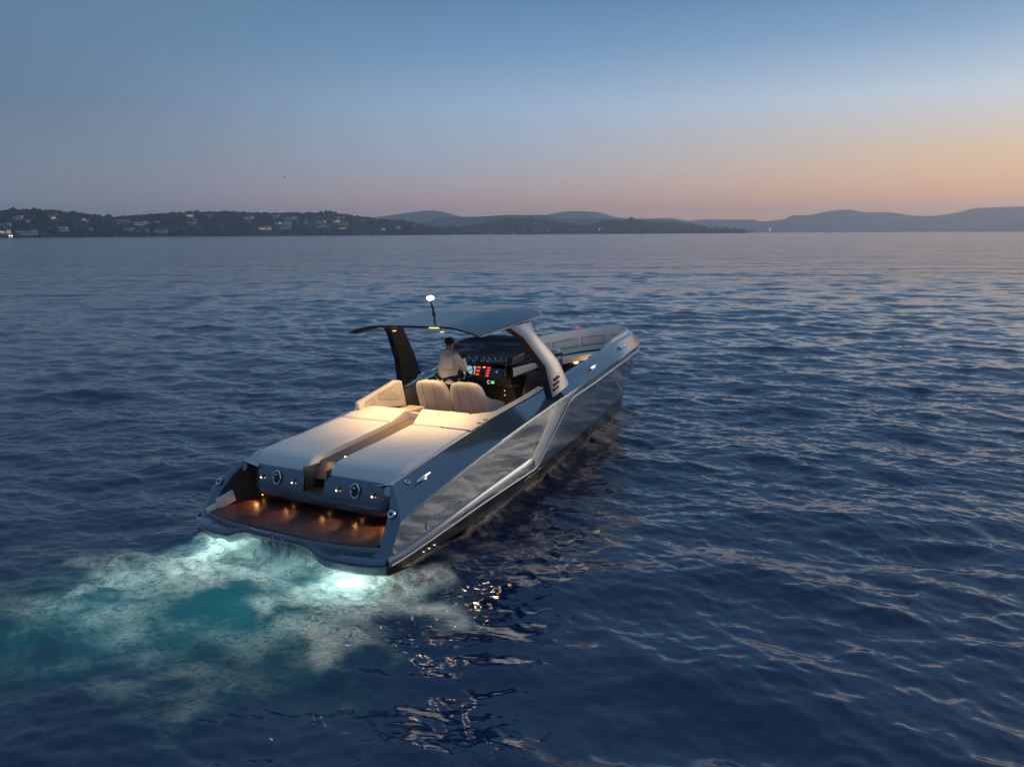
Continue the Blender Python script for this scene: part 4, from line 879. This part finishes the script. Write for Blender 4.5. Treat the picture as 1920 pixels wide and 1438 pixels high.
# floor lamps
for p_ in ((7.35, .45, .985), (6.2, -1.15, .985)): B(MB().disc(p_, (0, 0, 1), .025, .012), 'floor_lamp', E_WARM)
for p_ in ((7.49, .52, 1.36), (7.49, .52, 1.26)): B(MB().disc(p_, (-1, 0, 0), .010, .010), 'console_lamp', E_AMBER)
ld = bpy.data.lights.new('cockpit_light', 'POINT'); ld.energy = 5; ld.color = (1, .68, .35); ld.shadow_soft_size = .08
lo = bpy.data.objects.new('cockpit_light', ld); col.objects.link(lo); lo.parent = boat; lo.location = (6.9, -.15, 1.15)
ld = bpy.data.lights.new('stair_light', 'POINT'); ld.energy = .8; ld.color = (1, .7, .4); ld.shadow_soft_size = .03
lo = bpy.data.objects.new('stair_light', ld); col.objects.link(lo); lo.parent = boat; lo.location = (1.62, .02, 1.2)
# underwater lamps
for y in (1.45, .5, -.5, -1.45):
    B(MB().disc((.98, y, -.18), (-1, 0, 0), .06, .03), 'underwater_lamp', E_AQUA)
    ld = bpy.data.lights.new('underwater_light', 'POINT'); ld.energy = (44 if y > 0 else 26) if abs(y) > 1 else 12; ld.color = (.8, 1, .95); ld.shadow_soft_size = .12
    lo = bpy.data.objects.new('underwater_light', ld); col.objects.link(lo); lo.parent = boat; lo.location = (.45, y, -.42)
for (x, y, p_) in ((-.8, 1.3, 22), (-.7, -1.0, 18), (-1.9, .9, 24), (-2.4, -.3, 14)):  # points added along the wake to carry the lamp glow aft
    ld = bpy.data.lights.new('wake_fill', 'POINT'); ld.energy = p_; ld.color = (.6, 1, .95); ld.shadow_soft_size = .5
    lo = bpy.data.objects.new('wake_fill', ld); col.objects.link(lo); lo.parent = boat; lo.location = (x, y, -1.0)

# ------------------------------------------------------------------ the splash thrown up behind the platform
M_SPRAY = bpy.data.materials.new('white_water'); M_SPRAY.use_nodes = True
t_ = M_SPRAY.node_tree; t_.nodes.remove(t_.nodes['Principled BSDF']); d_ = t_.nodes.new('ShaderNodeBsdfDiffuse'); d_.inputs[0].default_value = (.78, .82, .84, 1)
r_ = t_.nodes.new('ShaderNodeBsdfTranslucent'); r_.inputs[0].default_value = (.75, .88, .88, 1); x_ = t_.nodes.new('ShaderNodeMixShader'); x_.inputs[0].default_value = .5
t_.links.new(d_.outputs[0], x_.inputs[1]); t_.links.new(r_.outputs[0], x_.inputs[2]); t_.links.new(x_.outputs[0], t_.nodes['Material Output'].inputs[0])
def splash():
    g = np.random.default_rng(5); mb = MB(); n = 46; mm = 90; rows = []
    ph = g.uniform(0, 6.28, (8, 3))
    tls = [tile(128, 1.6, .10, .8, .4, 0, 1, 31+q3, 0) for q3 in range(2)]
    xx, yy = np.meshgrid(np.linspace(-.95, .95, 110), np.linspace(-.5, .5, 64), indexing='ij')
    n1_ = samp(tls[0], xx, yy)[0]; n2_ = samp(tls[1], xx*2.3, yy*2.3)[0]
    env = np.exp(-((xx/.55)**2+(yy/.27)**2)); rid = np.clip(1-np.abs(n1_), 0, 1)**2; rid2 = np.clip(1-np.abs(n2_)*1.2, 0, 1)**3
    zz = env*(.10+.20*rid+.12*rid2)+.05*env**3*np.clip(n2_, 0, 2)*2-.09*(1-env)-.02
    mb.grid([[(float(a), float(b), float(c)) for a, b, c in zip(*r3)] for r3 in zip(xx+.05*n2_*env, yy+.05*n1_*env, zz)])
    for _ in range(16):
        x, y = g.normal(0, .22), g.normal(0, .10); h3 = g.uniform(.18, .42); lx, ly = g.normal(0, .06), g.normal(0, .05)
        mb.tube([(x, y, .05), (x+lx*.4, y+ly*.4, h3*.55), (x+lx, y+ly, h3)], [.05, .022, .003], 6, cap=False)
    for _ in range(320):
        x, y = g.normal(0, .38), g.normal(0, .2); z = abs(g.normal(.2, .15))*math.exp(-(x*x+y*y)*2)+.04; r = g.uniform(.004, .012)
        mb.add([(x+r, y, z), (x-r, y, z), (x, y+r, z), (x, y-r, z), (x, y, z+1.6*r), (x, y, z-r)], [(0, 2, 4), (2, 1, 4), (1, 3, 4), (3, 0, 4), (2, 0, 5), (1, 2, 5), (3, 1, 5), (0, 3, 5)])
    o = mb.build('splash', M_SPRAY, None, 0); o.data.polygons.foreach_set('use_smooth', [True]*len(o.data.polygons))
    o.location = (-3.42, 11.28, .03); o.rotation_euler.z = R(-30)
    return tag(o, 'pale white water splash thrown up behind the swim platform', 'splash', kind='stuff')
splash()

# ------------------------------------------------------------------ the man at the wheel
M_SKIN = mat('skin', (.42, .23, .16), .55); M_SHIRT = mat('white_shirt', (.86, .83, .79), .8, nscale=8, namt=.05, bump=.5, bscale=9, bdist=.02)
M_TROUSER = mat('navy_trousers', (.02, .022, .032), .8, bump=.4, bscale=12, bdist=.015); M_HAIR = mat('brown_hair', (.035, .022, .014), .6, bump=.8, bscale=90, bdist=.006)
def skin_mesh(V, E_, root, sub=2):
    m_ = bpy.data.meshes.new('tmp'); m_.from_pydata([v[0] for v in V], E_, []); o = bpy.data.objects.new('tmp', m_); col.objects.link(o)
    md = o.modifiers.new('skin', 'SKIN'); md.use_smooth_shade = True; md.branch_smoothing = .6
    for i, v in enumerate(V):
        sv2 = m_.skin_vertices[0].data[i]; sv2.radius = (v[1], v[2] if len(v) > 2 else v[1]); sv2.use_root = (i == root)
    o.modifiers.new('sub', 'SUBSURF').levels = sub; o.modifiers['sub'].render_levels = sub
    dg = bpy.context.evaluated_depsgraph_get(); out = bpy.data.meshes.new_from_object(o.evaluated_get(dg)); bpy.data.objects.remove(o); bpy.data.meshes.remove(m_)
    return out
man = empty('person', None)
man.matrix_world = boat.matrix_world @ Matrix.Translation((6.10, 1.06, .98)) @ Matrix.Rotation(R(4.5), 4, 'X') @ Matrix.Rotation(R(-8), 4, 'Z') @ Matrix.Diagonal((1.1, 1.2, 1.0, 1))
tag(man, 'person in a white shirt and dark trousers standing at the helm', 'person')
TOR = [((0, 0, .93), .15, .115), ((-.01, 0, 1.08), .145, .11), ((-.015, 0, 1.24), .165, .12), ((0, 0, 1.38), .14, .10), ((.02, 0, 1.47), .058), ((.035, 0, 1.53), .068), ((.04, 0, 1.60), .088, .098), ((.035, 0, 1.655), .07, .078)]
ARM = lambda s: [((0, s*.165, 1.385), .068), ((.13, s*.275, 1.13), .05), ((.35, s*.12+.07, .98), .034), ((.42, s*.10+.10, .95), .036, .02)]
LEG = lambda s: [((0, s*.09, .86), .088), ((.03, s*.10, .50), .06), ((-.01, s*.10, .09), .042), ((.14, s*.115, .04), .038, .028)]
V = list(TOR); E_ = [(i, i+1) for i in range(7)]
for s in (1, -1):
    b = len(V); V += ARM(s); E_ += [(3, b), (b, b+1), (b+1, b+2), (b+2, b+3)]
    h0 = Vector(ARM(s)[3][0])
    for k, (dy, ln) in enumerate(((.028, .07), (.010, .08), (-.010, .075), (-.026, .06))):
        c = len(V); V += [(tuple(h0+Vector((.045, dy, .0))), .0095), (tuple(h0+Vector((.045+ln*.5, dy, -.005))), .009), (tuple(h0+Vector((.045+ln*.7, dy, -.04))), .008)]; E_ += [(b+3, c), (c, c+1), (c+1, c+2)]
    c = len(V); V += [(tuple(h0+Vector((.01, -s*.035, -.005))), .011), (tuple(h0+Vector((.05, -s*.05, -.025))), .009)]; E_ += [(b+3, c), (c, c+1)]
    b = len(V); V += LEG(s); E_ += [(0, b), (b, b+1), (b+1, b+2), (b+2, b+3)]
b = len(V); V += [((.135, 0, 1.575), .014)]; E_ += [(6, b)]
for s in (1, -1): b = len(V); V += [((.02, s*.098, 1.585), .012, .022)]; E_ += [(6, b)]
link_mesh('body', skin_mesh(V, E_, 0), M_SKIN, man, 0)
g_f = lambda L_, k, a=.0: [(p_[0], p_[1]*k+a, (p_[2] if len(p_) > 2 else p_[1])*k+a) for p_ in L_]
V = [((-.005, 0, .86), .185, .15)]+g_f(TOR[:4], 1.12, .018)+[((.012, 0, 1.452), .075)]; E_ = [(i, i+1) for i in range(5)]
for s in (1, -1): b = len(V); V += g_f(ARM(s)[:3], 1.08, .018); E_ += [(4, b), (b, b+1), (b+1, b+2)]
link_mesh('shirt', skin_mesh(V, E_, 1), M_SHIRT, man, 0)
V = [((0, 0, .95), .165, .13)]; E_ = []
for s in (1, -1): b = len(V); V += g_f(LEG(s)[:3], 1.12, .016); E_ += [(0, b), (b, b+1), (b+1, b+2)]
link_mesh('trousers', skin_mesh(V, E_, 0), M_TROUSER, man, 0)
hb = bmesh.new(); bmesh.ops.create_icosphere(hb, subdivisions=4, radius=1)
for v in hb.verts:
    p_ = v.co.copy(); k = 1+.05*math.sin(p_.x*17+p_.z*9)*math.sin(p_.y*15)
    v.co = Vector((.032+p_.x*.102*k, p_.y*.096*k, 1.622+p_.z*.092*k))
bmesh.ops.delete(hb, geom=[v for v in hb.verts if v.co.z < 1.545 or (v.co.x > .09 and v.co.z < 1.645)], context='VERTS')
m_ = bpy.data.meshes.new('hair'); hb.to_mesh(m_); hb.free(); link_mesh('hair', m_, M_HAIR, man, 60)
